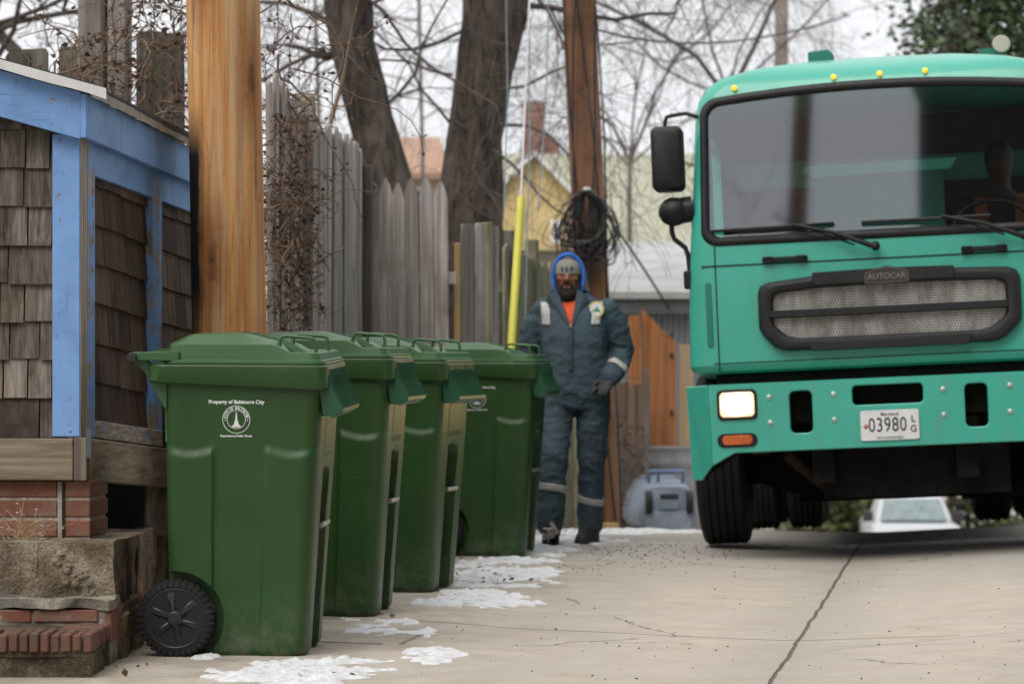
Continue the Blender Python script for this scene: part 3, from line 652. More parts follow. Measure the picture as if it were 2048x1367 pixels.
M['vine'] = plain('dry_vine', (.155,.095,.06), .85, .5, 20); M['vine_leaf'] = plain('dry_vine_leaf', (.085,.05,.033), .85, .5, 30)
o1 = Vector((wx(250,14.7),14.75,1.9))
def reg1(rn):
    u = rn.random(); px = rn.choice((rn.gauss(270,60), rn.gauss(200,70), rn.gauss(340,35))); py = rn.uniform(-60,280)
    if px < 190 and py < 95: py = rn.uniform(95,230)
    return W(px, py, rn.uniform(14.3,14.95))-o1
vine('dead_vine', 'tangled dead vine with dry leaves over the fence above the shed roof', o1, reg1, 150, .3, 21, .42)
o2 = Vector((wx(575,14.2),14.1,0))
def reg2(rn): 
    d = rn.uniform(13.3,15.1); return W(536+(d-13.3)*30+rn.gauss(4,11), min(690, rn.triangular(170,700,480)), d)-o2
vine('dead_vine', 'brown dead vine clinging to the grey plank fence beside the orange pole', o2, reg2, 340, .25, 22, .95, .015, (.15,.5))
def reg3(rn): return W(565+rn.gauss(0,16), rn.uniform(-40,230), 14.3)-o2
o3 = vine('dead_vine', 'thin upright dead creeper rising into the sky above the plank fence', o2, reg3, 26, .5, 23, .35, .018)
sp_ = MB(); P = [W(657,262,17.5), W(688,150,17.5), W(705,60,17.4), W(722,-20,17.2)]; sp_.tube([p-P[0] for p in P], [.014,.012,.010,.007], 7)
o = sp_.build('bare_sapling', plain('sapling_bark', (.20,.14,.10), .85, .4, 12), smooth=60); o.location = P[0]; tag(o, 'single slim bare sapling leaning over the plank fence', 'sapling')

# ---------------------------------------------------------------- bare trees
def bark(name, a, b):
    N = NT(name); f = N.noise(1, 7, .7, N.scale((9,9,2.6)), 1.0); g_ = N.noise(2.2, 5)
    c = N.ramp(f, [(.36, a), (.64, b)]); c = N.mix(N.rng(g_, .55, .75, 0, .6), c, mul(a, .6)); N.bump(f, .03); return N.out(c, .95, 0, .15)
M['bark'] = bark('bark', (.026,.020,.017), (.125,.103,.088)); M['twig'] = plain('twig', (.085,.068,.06), .9, .3, 4)
M['twig_far'] = plain('washed_far_twig', (.16,.14,.13), .9, .25, 3)  # paler copy for far trees, blur and bright sky put into the colour
def tree(label, trunk, rad, limbs, mat, tmat, seed, spread=.55, nsub=5, depth=4, droop=.0, extra=(), rmin=.0035):
    rn = random.Random(seed); base = trunk[0]; t = thing('bare_tree', label, 'tree', base); tr = MB(); cr = MB()
    P = []; Rr = []
    for i in range(len(trunk)-1):
        for k in range(4): P.append(trunk[i].lerp(trunk[i+1], k/4)); Rr.append(rad[i]+(rad[i+1]-rad[i])*k/4)
    P.append(trunk[-1]); Rr.append(rad[-1])
    rings = [];  n = 18
    for i, p in enumerate(P):
        q = []
        for j in range(n):
            a = 6.2832*j/n; k = 1+.10*fbm(math.cos(a)*1.3, math.sin(a)*1.3, p.z*.8+seed)+.05*fbm(math.cos(a)*4, math.sin(a)*4, p.z*4)
            q.append(p-base+Vector((math.cos(a)*Rr[i]*k, math.sin(a)*Rr[i]*k, 0)))
        rings.append(q)
    tr.loft(rings)
    def grow(p, d, L, r, lev):
        pts = [p.copy()]; rs_ = [r]; ns = 5 if lev < 3 else 4
        for k in range(ns):
            d = (d+Vector((rn.gauss(0,.23), rn.gauss(0,.2), rn.gauss(.02-droop*lev,.23)))).normalized(); p = p+d*L/ns; pts.append(p.copy()); rs_.append(max(rmin, r*(1-.55*(k+1)/ns)))
        cr.tube([q-base for q in pts], rs_, 7 if lev == 0 else 5 if lev == 1 else 3, cap=False)
        if lev >= depth: return
        for k in range(nsub + (2 if lev == depth-1 else 0)):
            i = rn.randint(1, ns); ax = d.orthogonal(); ax.rotate(Matrix.Rotation(rn.uniform(0,6.2832), 3, d)); nd = (d*(1-spread*.55)+ax*spread*rn.uniform(.6,1.4)).normalized()
            grow(pts[i], nd, L*rn.uniform(.5,.8), max(rmin, rs_[i]*rn.uniform(.32,.55)), lev+1)
    for p, d, L, r in limbs: grow(p, d.normalized(), L, r, 0)
    for p, d, L, r, lv_ in extra: grow(p, d.normalized(), L, r*(.62 if lv_ < 2 else .9), lv_)
    tr.build('trunk', mat, t, smooth=60); cr.build('crown', tmat, t, smooth=60); return t
V = Vector
def gp(px, d, z=None): x = wx(px, d); return V((x, d, gz(x, d)-.2 if z is None else z))
tA = [gp(800,24), W(790,430,24), W(765,320,24), W(733,200,24), W(703,80,24), W(692,-30,24), W(705,-200,24)]
tree('leaning dark bare tree trunk behind the pointed picket fence', tA, [.235,.205,.19,.185,.185,.20,.15],
     [(W(705,-180,24), V((-.3,.1,1)), 2.6, .10), (W(695,-60,24), V((.5,-.2,.8)), 2.4, .09), (W(705,-200,24), V((.25,.3,1)), 3, .1)], M['bark'], M['twig'], 31, depth=4, nsub=4, rmin=.0022,
     extra=[(W(706,100,23.95), V((-.8,.1,-.35)), .55, .045, 2), (W(690,60,24), V((-1,.0,.45)), 1.4, .035, 1), (W(745,230,24), V((.9,-.1,.35)), 1.2, .02, 2), (W(720,20,24), V((1,-.1,.5)), 1.6, .03, 1), (W(690,110,24), V((-1,-.2,.1)), 1.2, .025, 2), (W(700,-20,24), V((-.9,-.3,-.2)), 1.6, .03, 1), (W(712,-20,24), V((.9,-.3,-.25)), 1.6, .03, 1)])
# the curved limb on the left of the leaning trunk
tB = [gp(930,27), W(938,470,27), W(940,400,27), W(948,280,27), W(968,150,27), W(990,40,27), W(992,-60,27)]
tree('thick dark bare tree trunk widening to a fork above the picket fence', tB, [.36,.325,.305,.265,.26,.29,.30],
     [(W(965,-40,27), V((-.3,.1,1)), 3, .2), (W(1015,-40,27), V((.35,0,1)), 3, .2)], M['bark'], M['twig'], 32, depth=4, nsub=4, droop=.05, rmin=.0022,
     extra=[(W(1030,10,27), V((.9,-.2,.1)), 1.6, .05, 1), (W(990,180,26.8), V((.9,-.3,.4)), 1.4, .025, 1), (W(1000,250,26.8), V((.8,-.1,-.1)), 1.2, .02, 2), (W(910,260,26.8), V((-.9,-.2,.6)), 1.2, .02, 2), (W(985,300,26.7), V((.7,-.2,-.5)), 1.0, .02, 2), (W(905,150,26.8), V((-.9,-.3,.1)), 1.3, .025, 1), (W(930,60,27), V((-.9,-.3,-.1)), 1.5, .03, 1), (W(1050,-30,27), V((.8,-.4,-.6)), 1.6, .03, 1)])
tC = [gp(1470,40), W(1464,400,40), W(1460,260,40), W(1456,185,40)]
tree('bare tree standing behind the truck cab and spreading dark branches', tC, [.06,.05,.045,.04], [(W(1457,200,40), V((-.5,0,1)), 3.6, .035), (W(1457,195,40), V((.5,-.1,1)), 3.6, .035)], M['bark'], M['twig'], 33, depth=4, nsub=3, droop=.05, rmin=.0025,
     extra=[(W(1455,190,40), V((-1,-.1,.35)), 2.4, .03, 0), (W(1457,190,40), V((-1,-.2,.75)), 3.4, .03, 0), (W(1457,190,40), V((1,-.1,.8)), 3.2, .026, 0), (W(1457,190,40), V((.15,-.1,1)), 3.0, .025, 0), (W(1460,330,40), V((-1,-.1,.3)), 1.6, .04, 1)])
tD = [gp(-90,26), W(-70,200,26), W(-45,60,26), W(-10,-60,26)]
tree('bare tree at the photo edge behind the board fence and shed roof', tD, [.2,.17,.15,.12], [(W(-40,40,26), V((.5,0,.9)), 2.6, .07), (W(-10,-60,26), V((.2,0,1)), 3, .09)], M['bark'], M['twig'], 34, depth=4, nsub=4,
     extra=[(W(40,110,26), V((-.75,0,.75)), .9, .075, 3), (W(-60,150,26), V((1,-.1,.3)), 1.6, .05, 1), (W(-50,80,26), V((1,-.1,.5)), 2.0, .05, 0), (W(-45,60,26), V((1,-.1,.15)), 1.8, .04, 0)])
tE = [gp(640,46), W(640,300,46), W(630,0,46), W(625,-120,46)]
tree('slender far bare tree between the orange pole and the leaning trunk', tE, [.04,.035,.03,.025], [(W(628,-60,46), V((-.3,0,1)), 3.5, .06), (W(630,40,46), V((.5,0,.8)), 3, .05)], M['twig_far'], M['twig_far'], 35, depth=4, nsub=3, rmin=.002,
     extra=[(W(638,220,46), V((-.9,0,.6)), 2, .03, 1), (W(635,150,46), V((.9,0,.5)), 2.2, .03, 0), (W(632,90,46), V((-.9,0,.5)), 2.4, .03, 0), (W(640,250,46), V((.8,0,.7)), 1.8, .03, 1)])
tF = [gp(1262,50), W(1260,500,50), W(1258,400,50), W(1260,320,50)]
tree('far bare tree with a haze of fine twigs right of the brown pole', tF, [.05,.045,.04,.03], [(W(1260,325,50), V((-.35,0,1)), 3.6, .035), (W(1260,322,50), V((.4,0,1)), 3.6, .035)], M['twig_far'], M['twig_far'], 36, depth=4, nsub=4, rmin=.002,
     extra=[(W(1259,330,50), V((.9,0,.7)), 2.6, .035, 0), (W(1259,335,50), V((-.9,0,.9)), 2.6, .035, 0), (W(1260,322,50), V((.75,0,1)), 3, .04, 0), (W(1260,325,50), V((-.1,0,1)), 2.8, .04, 0), (W(1259,300,50), V((-.9,0,.7)), 1.8, .03, 1), (W(1260,322,50), V((.15,0,1)), 3.4, .03, 0)])
tG = [gp(845,48), W(845,300,48), W(838,0,48), W(830,-100,48)]
tree('far bare tree between the leaning trunk and the forked trunk', tG, [.035,.03,.028,.025], [(W(838,0,48), V((-.2,0,1)), 3, .05)], M['twig_far'], M['twig_far'], 37, depth=4, nsub=3, rmin=.002,
     extra=[(W(844,240,48), V((.9,0,.6)), 1.6, .025, 1), (W(842,180,48), V((-.9,0,.6)), 1.8, .025, 0), (W(840,100,48), V((.9,0,.5)), 2.2, .03, 0), (W(838,40,48), V((-.9,0,.3)), 2.2, .03, 0)])

# evergreen at the upper right
EV = thing('evergreen_tree', 'dark glossy evergreen tree rising behind the right end of the truck roof', 'tree', (wx(2200,44), 44, gz(wx(2200,44),44)))
tk = MB(); tk.tube([(0,0,-.3),(0,0,5),(.1,0,12)], [.28,.22,.08], 12); tk.build('trunk', M['bark'], EV, smooth=60)
cw = MB(); rn = random.Random(41)
for c in range(560):
    u, v, a = rn.random(), .3+.7*rn.random(), rn.uniform(0, 6.283); hh = 3.5+9*u; rr_ = (2.9-1.7*abs(u-.35)*1.2)*math.sqrt(.25+.75*v); cc = V((math.cos(a)*rr_, math.sin(a)*rr_, hh)); s_ = rn.uniform(.28,.55)
    for _ in range(130):
        q = cc+V((rn.gauss(0,s_), rn.gauss(0,s_), rn.gauss(0,s_*.7))); leaf(cw, q, rn.uniform(.05,.09), rn)
Ng = NT('evergreen_leaf'); Ng.out(Ng.mix(Ng.rand(), (.018,.040,.012), (.06,.10,.03)), .4); cw.build('crown', Ng.mat, EV)

# ---------------------------------------------------------------- houses beyond the trees
def roofmat(name, a, b):
    N = NT(name); n1 = N.noise(1.2, 4); X, Y, Zz = N.sep(); row = N.math('FRACT', N.math('MULTIPLY', Zz, 7)); c = N.mix(N.noise(9, 3, .6, N.scale((1,1,4))), a, b); c = N.mix(N.rng(row, 0, .12, .5, 0), c, mul(a, .6)); return N.out(N.mix(N.rng(n1, .4, .7, 0, .4), c, b), .9)
HA = thing('yellow_house', 'house with a yellow gabled dormer, pale green shingle roof and snowy eaves', 'house', (wx(1150,60),60,gz(wx(1150,60),60)))
hz0 = HA.location.z
def H(px, py, d=60): return W(px, py, d)-HA.location
dm = MB(); pk, l_, r_ = H(1069,312,59), H(985,392,59), H(1142,388,59)
bl_, br_ = H(985,500,59), H(1142,500,59); e = V((0,3,0))
dm.add([pk,l_,bl_,br_,r_, pk+e,l_+e,bl_+e,br_+e,r_+e], [(0,1,2,3,4),(5,9,8,7,6),(1,6,7,2),(3,8,9,4)])
dm.build('dormer_wall', plain('yellow_siding', (.55,.42,.20), .8, .2, 2), HA)
dr = MB()
for a, b_ in ((pk, l_), (pk, r_)):
    d_ = (b_-a).normalized(); b2_ = b_+d_*.12; up = V((0,0,.11)); fr = V((0,-.2,0)); dr.hexa([a+fr, b2_+fr, b2_+e, a+e, a+fr+up, b2_+fr+up, b2_+e+up, a+e+up])
dr.build('dormer_roof', plain('snowy_trim', (.72,.72,.74), .7, .2, 4), HA)
for px in (1108,):
    wnd = MB(); a, b_ = H(px-6,440,58.97), H(px+12,486,58.97); wnd.box((a.x,a.y,b_.z),(b_.x,a.y+.05,a.z)); f_ = wnd.build('window', plain('white_trim', (.75,.75,.74), .5, .1), HA)
    MB().box((a.x+.05,a.y-.012,b_.z+.06),(b_.x-.05,a.y+.02,a.z-.06)).build('pane', plain('dark_pane', (.05,.06,.07), .1), f_)
mrf = MB(); a, b_, c, d_ = H(995,490,60), H(1640,490,60), H(1640,308,66), H(995,308,66); th = V((0,0,.15))
mrf.hexa([a-th,b_-th,c-th,d_-th,a,b_,c,d_]); mrf.build('roof', roofmat('green_shingle', (.25,.26,.185), (.36,.36,.275)), HA)
bw = MB(); a, b_ = H(990,492,60.3), H(1640,492,60.3); bw.box((a.x,a.y,0),(b_.x,a.y+5,a.z-.1)); bw.build('wall', plain('cream_wall', (.55,.53,.47), .8, .15, 2), HA)
ev = MB(); a, b_ = H(985,486,59.7), H(1640,500,59.7); ev.box((a.x,a.y,b_.z),(b_.x,a.y+.2,a.z)); ev.build('gutter', plain('white_gutter', (.70,.70,.70), .6, .1), HA)
ch = MB(); 
def lvl(px0, px1, py): a, b_ = H(px0,py,66.5), H(px1,py,66.5); return [V((a.x,a.y,a.z)), V((b_.x,a.y,a.z)), V((b_.x,a.y+.7,a.z)), V((a.x,a.y+.7,a.z))]
ch.loft([lvl(1036,1128,420), lvl(1036,1126,335), lvl(1040,1118,300), lvl(1046,1112,275), lvl(1046,1090,268), lvl(1046,1090,212), lvl(1043,1093,210), lvl(1043,1093,204)]); ch.build('chimney', brickmat('chimney_brick', (.30,.14,.11), (.22,.12,.10), (.30,.2,.17)), HA)
HB = thing('terracotta_house', 'far house with a terracotta roof seen between the two dark trunks', 'house', (wx(790,80),80,gz(wx(790,80),80)))
def H2(px, py, d=80): return W(px, py, d)-HB.location
b = MB(); a, b_, c, d_ = H2(640,345,80), H2(900,345,80), H2(880,274,84), H2(660,274,84); b.hexa([a-th,b_-th,c-th,d_-th,a,b_,c,d_]); b.build('roof', roofmat('terracotta', (.29,.17,.115), (.35,.22,.16)), HB)
b = MB(); a, b_ = H2(645,349,80.4), H2(895,349,80.4); b.box((a.x,a.y,0),(b_.x,a.y+3.4,a.z-.1)); b.build('wall', plain('tan_wall', (.42,.30,.22), .85, .2, 1), HB)
for px in (690, 760, 830):
    a = H2(px,420,80.38); f_ = MB().box((a.x-.35,a.y-.04,a.z-.6),(a.x+.35,a.y+.1,a.z+.6)).build('window', plain('frame_w', (.6,.6,.6), .6), HB); MB().box((a.x-.28,a.y-.06,a.z-.53),(a.x+.28,a.y,a.z+.53)).build('pane', plain('pane_w', (.05,.06,.07), .1), f_)

# garage with corrugated wall and pale roof
GA = thing('garage', 'low garage with grey corrugated wall and pale snow dusted roof', 'garage', (wx(1300,30),30,gz(wx(1300,30),30)))
def H3(px, py, d=30): return W(px, py, d)-GA.location
cw = MB(); x0, x1_ = H3(1205,0).x, H3(1520,0).x; zt3 = H3(0,588).z; n = 150; fr = []; bk_ = []
for i in range(n+1):
    x = x0+(x1_-x0)*i/n; fr.append((x, .012*math.sin(i*1.15)))
cw.add([(x, y, -.3) for x, y in fr]+[(x, y, zt3) for x, y in fr], [(i, i+1, n+2+i, n+1+i) for i in range(n)]); cw.box((x0,.03,-.3),(x1_,3.4,zt3)); Nc = NT('corrugated_sheet')
cc = Nc.mix(Nc.rng(Nc.noise(1, 5, .7, Nc.scale((6,6,.7))), .5, .68), (.235,.25,.27), (.22,.15,.09)); cw.build('wall', Nc.out(cc, .6, .2), GA, smooth=60)
rf3 = MB(); a, b_ = H3(1196,583,29.75), H3(1540,583,29.75); c, d_ = H3(1540,484,33.5), H3(1196,484,33.5); th = V((0,0,.07)); rf3.hexa([a-th,b_-th,c-th,d_-th,a,b_,c,d_]); rf3.build('roof', plain('pale_roof', (.36,.36,.35), .8, .25, 2.2), GA)
eb = MB(); eb.box((a.x,a.y+.05,a.z-.22),(b_.x,a.y+.11,a.z-.085)); eb.build('fascia', plain('dark_fascia', (.10,.105,.11), .7), GA)

# orange cedar gate leaning boards
def slab(t, name, poly, d, th, mat): # poly in photo pixels at depth d
    b = MB(); n = len(poly); P = [W(px, py, d)-t.location for px, py in poly]; q = V((0,th,0)); b.add(P+[p+q for p in P], [list(range(n)), list(range(2*n-1,n-1,-1))]+[(i,(i+1)%n,(i+1)%n+n,i+n) for i in range(n)]); return b.build(name, mat, t, bevel=.004)
GT = thing('cedar_gate', 'orange cedar plank gate with a slanting top behind the worker', 'gate', (wx(1305,27.5),27.5,gz(wx(1305,27.5),27.5)))
gy = 740+(1.04-GT.location.z)*6000/27.5
slab(GT, 'post', [(1258,632),(1281,630),(1281,gy),(1258,gy)], 27.4, .1, M['cedar'])
tops = [(1283,618),(1300,633),(1317,652),(1334,668),(1352,684)]
for (xa, ya), (xb, yb_) in zip(tops, tops[1:]): slab(GT, 'plank', [(xa+.5,ya),(xb-.5,yb_),(xb-.5,gy-6),(xa+.5,gy-6)], 27.45, .03, M['cedar'])
for zz in (665, 705, 820): slab(GT, 'hinge', [(1340,zz),(1347,zz),(1347,zz+9),(1340,zz+9)], 27.42, .02, plain('dark_iron', (.03,.03,.03), .6))
PB = thing('plywood_board', 'pale plywood board standing between the cedar gate and the truck', 'board', (wx(1375,27.3),27.3,gz(wx(1375,27.3),27.3))); slab(PB, 'board', [(1358,688),(1386,692),(1386,gy),(1358,gy)], 27.3, .03, M['pale_wood'])
# wire gate with rusty mesh and dry brush behind it
WG = thing('wire_gate', 'rusty wire mesh gate between the brown pole and the cedar gate', 'gate', (wx(1258,26),26,gz(wx(1258,26),26))); lw = lambda px, py, d=26: W(px, py, d)-WG.location
b = MB(); b.tube([lw(1222,1040), lw(1222,760), lw(1240,752), lw(1292,758), lw(1292,1040)], .012, 6); b.build('frame', plain('rusty_steel', (.16,.09,.06), .7, .4, 20), WG)
b = MB()
for k in range(-14, 16):
    for s in (1, -1):
        a, e_ = V((wx(1222+k*8,26),26,0)), None
        p0 = (1222+k*8, 1035); p1 = (1222+k*8+s*280, 760)
        # clip to gate
        def cl(t): return (p0[0]+(p1[0]-p0[0])*t, p0[1]+(p1[1]-p0[1])*t)
        ts = sorted([max(0,min(1,(1222-p0[0])/(p1[0]-p0[0]))), max(0,min(1,(1292-p0[0])/(p1[0]-p0[0])))])
        if ts[1]-ts[0] > .02: b.tube([lw(*cl(ts[0])), lw(*cl(ts[1]))], .0025, 3)
b.build('mesh', plain('wire', (.22,.19,.17), .6), WG)
slab(WG, 'post', [(1290,735),(1298,735),(1298,1038),(1290,1038)], 25.95, .04, plain('grey_post', (.16,.14,.125), .7))
def regb(rn): return W(rn.uniform(1226,1284), rn.triangular(830,1042,1010), rn.uniform(26.2,27))-ob
ob = V((wx(1258,26.5),26.5,gz(0,26.5))); M['vine'] = plain('dry_brush', (.19,.115,.08), .9, .4, 20); vine('dry_brush', 'dense brown dry brush filling the wire mesh gate', ob, regb, 300, .4, 55, .6, .022, (.10,.30))
sl_ = MB(); sl_.box((0,0,0),(1,1,1)) if False else None
BB = thing('bark_screen', 'dark brown slatted reed screen behind the dry brush', 'screen', (wx(1255,27.1),27.1,gz(0,27.1)))
b = MB()
for k in range(20): x = wx(1216+k*4.2,27.1)-BB.location.x; b.cyl((x,0,-.1),(x+.01,0,zt_(765+rn.uniform(-6,6),27.1)-BB.location.z), .010, 6)
b.build('reeds', wood('reed', (.08,.05,.035), (.26,.19,.14), 'z', 20, 1), BB)

# galvanised trash can and tipped blue cart
TC = thing('trash_can', 'ribbed galvanised trash can behind the tipped blue cart', 'trash can', (wx(1335,27.0),27.0,gz(wx(1335,27),27)))
r0 = .235; hh = zt_(893,27)-TC.location.z; b = MB(); prf = [(.01,0)]
for k in range(25): prf.append((r0*(.88+.12*k/24)+(.014*max(0,math.sin(k*1.05))), hh*k/24))
prf += [(r0*1.03,hh-.02),(r0*1.03,hh),(r0*.95,hh),(.01,hh-.3)]; b.lathe(prf, (0,0,0), 'z', 36); b.build('body', plain('galvanised_can', (.22,.225,.23), .5, .3, 6, .25), TC, smooth=60)
for s in (-1,1): b = MB(); b.tube([(s*r0,-.06,hh*.75),(s*(r0+.05),-.05,hh*.7),(s*(r0+.05),.05,hh*.7),(s*r0,.06,hh*.75)], .008, 6); b.build('handle', plain('galv', (.4,.41,.42), .4, .2, 6, .7), TC)
BC = thing('tipped_cart', 'pale blue wheeled cart lying on its side with its base towards the alley', 'trash cart', (wx(1338,25.4),25.4,gz(wx(1338,25.4),25.4)), (0,0,R(4)))
M['bluecart'] = plain('blue_plastic', (.22,.265,.335), .45, .2, 5); M['bluecart2'] = plain('scuffed_blue_plastic', (.28,.33,.40), .6, .3, 9)
b = MB(); rings = []
for y, k, zz in ((0,.86,0),(.02,.93,0),(.10,.97,0),(.5,1.04,.0),(.95,1.12,.0)):
    pl_ = [(-.20,.0),(.20,.0),(.255,.08),(.262,.17),(.235,.27),(.19,.385),(.12,.405),(-.12,.405),(-.19,.385),(-.235,.27),(-.262,.17),(-.255,.08)]
    for _ in range(2): pl_ = [q for (ax,az),(bx,bz) in zip(pl_, pl_[1:]+pl_[:1]) for q in ((ax*.75+bx*.25, az*.75+bz*.25),(ax*.25+bx*.75, az*.25+bz*.75))]
    rings.append([V((x*k, y, .19+(z-.19)*k)) for x, z in pl_])
b.loft(rings); b.build('body', M['bluecart'], BC, smooth=50)
b = MB(); b.prism(rr(-.19,.19,.015,.17,.05), 'y', -.010, .03); b.build('base_plate', M['bluecart2'], BC, bevel=.01)
b = MB(); b.box((-.075,-.02,.285),(.075,.02,.315)); b.build('axle_recess', plain('recess_dark', (.03,.035,.04), .8), BC)
b = MB(); b.prism(rr(-.085,.085,.185,.265,.02), 'y', -.02, .01); b.build('axle_cover', M['bluecart'], BC, bevel=.006)
for s in (-1,1):
    wh = MB(); prf = [(.01,-.028),(.085,-.028),(.098,-.02),(.098,.02),(.085,.028),(.01,.028)]; wh.lathe(prf, (s*.175,-.0,.245), 'x', 24); wh.build('wheel', plain('cart_tyre', (.02,.02,.022), .7), BC, smooth=40)
b = MB(); b.tube([(-.06,.30,.38),(-.06,.22,.49)], .012, 8); b.build('handle_bar', plain('blue_bar2', (.14,.2,.36), .5), BC); b = MB(); b.box((-.16,.75,.36),(.16,1.0,.44)); b.build('lid_flap', M['bluecart'], BC, bevel=.01); b = MB(); b.tube([(-.14,.30,.38),(-.14,.2,.50),(.15,.2,.50),(.15,.30,.38)], .016, 8); b.build('handle', plain('blue_bar', (.12,.2,.38), .5), BC, smooth=40)
sw_ = MB().box((-.1,-.02,-.02),(.1,.06,.035)); o = sw_.build('lumber_scrap', M['newwood'], bevel=.004); o.location = (wx(1212,24.2), 24.2, gz(wx(1212,24.2),24.2)+.02); tag(o, 'short yellow lumber offcut lying at the foot of the brown pole', 'wood scrap')

# pickup truck far down the alley, hedges behind it
PK = thing('pickup_truck', 'white pickup truck far down the alley seen beneath the green truck', 'pickup truck', (wx(1836,51),51,gz(wx(1836,51),51)), (0,0,R(-4)))
PK.scale = (.80,1,1); wp = plain('white_paint', (.52,.53,.55), .4, .05, spec=.3); pz = 1.04-253*51/6000-PK.location.z
hg = pz-.50
b = MB(); rings = []
for z, y0, y1, w in ((.45,.05,5.2,.90),(.55,0,5.3,.95),(hg-.12,0,5.3,.97),(hg-.03,.06,5.3,.93),(hg,.25,5.25,.84)): rings.append([V((x,y,z)) for x, y in rr(-w,w,y0,y1,.12)])
b.loft(rings); b.build('body', wp, PK, smooth=40)
b = MB(); rings = []
for z, y0, y1, w in ((hg-.02,1.15,3.3,.84),(hg+.1,1.25,3.3,.82),(pz-.1,1.75,3.2,.68),(pz-.03,1.85,3.15,.64),(pz,2.0,3.0,.5)): rings.append([V((x,y,z)) for x, y in rr(-w,w,y0,y1,.1)])
b.loft(rings); b.build('cab', wp, PK, smooth=40)
b = MB(); b.add([(-.72,1.10,hg+.05),(.72,1.10,hg+.05),(.60,1.62,pz-.10),(-.60,1.62,pz-.10),(-.72,1.3,hg+.06),(.72,1.3,hg+.06),(.62,1.8,pz-.13),(-.62,1.8,pz-.13)], [(0,1,2,3),(4,7,6,5),(0,4,5,1),(1,5,6,2),(2,6,7,3),(3,7,4,0)]); b.build('windshield', plain('pale_glass', (.22,.27,.27), .4, spec=.15), PK)
for s in (-1,1):
    MB().box((s*.98-.11,1.2,hg+.02),(s*.98+.11,1.3,hg+.2)).build('mirror', plain('mirror_black', (.03,.03,.03), .4), PK, bevel=.02)
    MB().box((s*.72-.14,-.02,hg-.4),(s*.72+.14,.06,hg-.22)).build('headlight', plain('lamp_glass', (.6,.6,.6), .1), PK, bevel=.02)
    for yy in (.95,4.3): w_ = MB(); w_.lathe([(.01,-.11),(.36,-.11),(.39,-.08),(.39,.08),(.36,.11),(.01,.11)], (s*.84,yy,.39), 'x', 28); w_.build('wheel', plain('pk_tyre', (.02,.02,.02), .8), PK, smooth=40)
MB().box((-.55,-.03,hg-.42),(.55,.04,hg-.18)).build('grille', plain('grille_dark', (.05,.05,.05), .5), PK, bevel=.01)
def bush(label, px, d, h, w, seed, a, b_):
    t = thing('bush', label, 'bush', (wx(px,d), d, gz(wx(px,d),d))); rn = random.Random(seed); st_ = MB(); lf = MB()
    for k in range(26):
        p = V((rn.gauss(0,w*.4), rn.gauss(0,w*.3), rn.uniform(.2,1)*h)); st_.tube([(p.x*.3,p.y*.3,0), p*.6, p], [.02,.015,.006], 4)
        for _ in range(150): leaf(lf, p+V((rn.gauss(0,w*.16), rn.gauss(0,w*.16), rn.gauss(0,h*.12))), rn.uniform(.06,.12), rn)
    st_.build('stems', M['twig'], t); N_ = NT('bush_leaf'); lf.build('leaves', N_.out(N_.mix(N_.rand(), a, b_), .7), t)
bush('olive green bush at the alley end to the left of the white pickup', 1672, 56, 3.3, 1.5, 61, (.05,.07,.02), (.12,.12,.04))
bush('dark evergreen shrub just behind the left mirror of the white pickup', 1735, 59, 3.6, 1.2, 62, (.015,.025,.015), (.035,.05,.03))
bush('yellow green bush at the alley end to the right of the white pickup', 1965, 57, 3.4, 1.6, 63, (.05,.065,.02), (.12,.12,.05))
# ---------------------------------------------------------------- wheeled trash carts
def plastic(name, c, r0, hi):
    N = NT(name); f = N.noise(5, 5, .6); s_ = N.noise(1, 5, .7, N.scale((40,40,3)))
    col = N.mix(N.rng(f, .3, .75, 0, .5), c, hi); col = N.mix(N.rng(N.noise(60, 3, .6), .66, .76, 0, .35), col, (.12,.17,.11)); X, Y, Zz = N.sep()
    rj = N.n('ShaderNodeObjectInfo').outputs['Random']; jit = N.n('ShaderNodeVectorMath', operation='ADD'); cj = N.n('ShaderNodeCombineXYZ'); N.put(cj.inputs[0], N.math('MULTIPLY', rj, 37.0)); N.put(jit.inputs[0], N.co); N.put(jit.inputs[1], cj.outputs[0]); scr = N.noise(1, 7, .75, N.scale((3,3,26), (0,.35,0), jit.outputs[0]), 1.0); col = N.mix(N.rng(scr, .63, .70, 0, .5), col, (.10,.15,.09)); col = N.mix(N.rng(N.noise(2.4, 5, .6, jit.outputs[0]), .45, .7, 0, .35), col, mul(c, .55)); low = N.math('MULTIPLY', N.rng(Zz, 0, .22, 1, 0), N.rng(N.noise(16, 5, .7), .42, .65)); col = N.mix(N.math('MULTIPLY', low, .55), col, (.16,.15,.12))
    N.bump(N.noise(320, 2), .0004); return N.out(col, N.rng(s_, .35, .7, r0, r0+.16), 0, .38)
M['cart'] = plastic('green_cart_plastic', (.017,.056,.011), .36, (.030,.080,.022)); M['lid'] = plastic('green_lid_sky_sheen', (.040,.105,.036), .30, (.055,.132,.052))  # lid green is lightened, the sky's reflection put into its colour
M['scuff'] = plastic('scuffed_green_plastic', (.014,.062,.026), .3, (.03,.115,.07)); M['black'] = plain('black_plastic', (.014,.014,.015), .45, .3, 20); M['print'] = plain('white_print', (.68,.70,.70), .6, .05)
def tyremat():
    N = NT('cart_tyre_rubber'); c = N.mix(N.rng(N.noise(14, 5, .7), .53, .62), (.013,.013,.014), (.17,.12,.07)); X, Y, Zz = N.sep()
    c2 = N.mix(N.rng(N.math('ADD', X, N.math('MULTIPLY', Zz, .8)), .13, .20), (.014,.014,.015), c); return N.out(c2, .75, 0, .3)
M['ctyre'] = tyremat()
XB0, XB1, XF0, XF1, WH0, WH1, HB = -.250, -.262, .256, .322, .232, .286, 1.035
ZS = .775
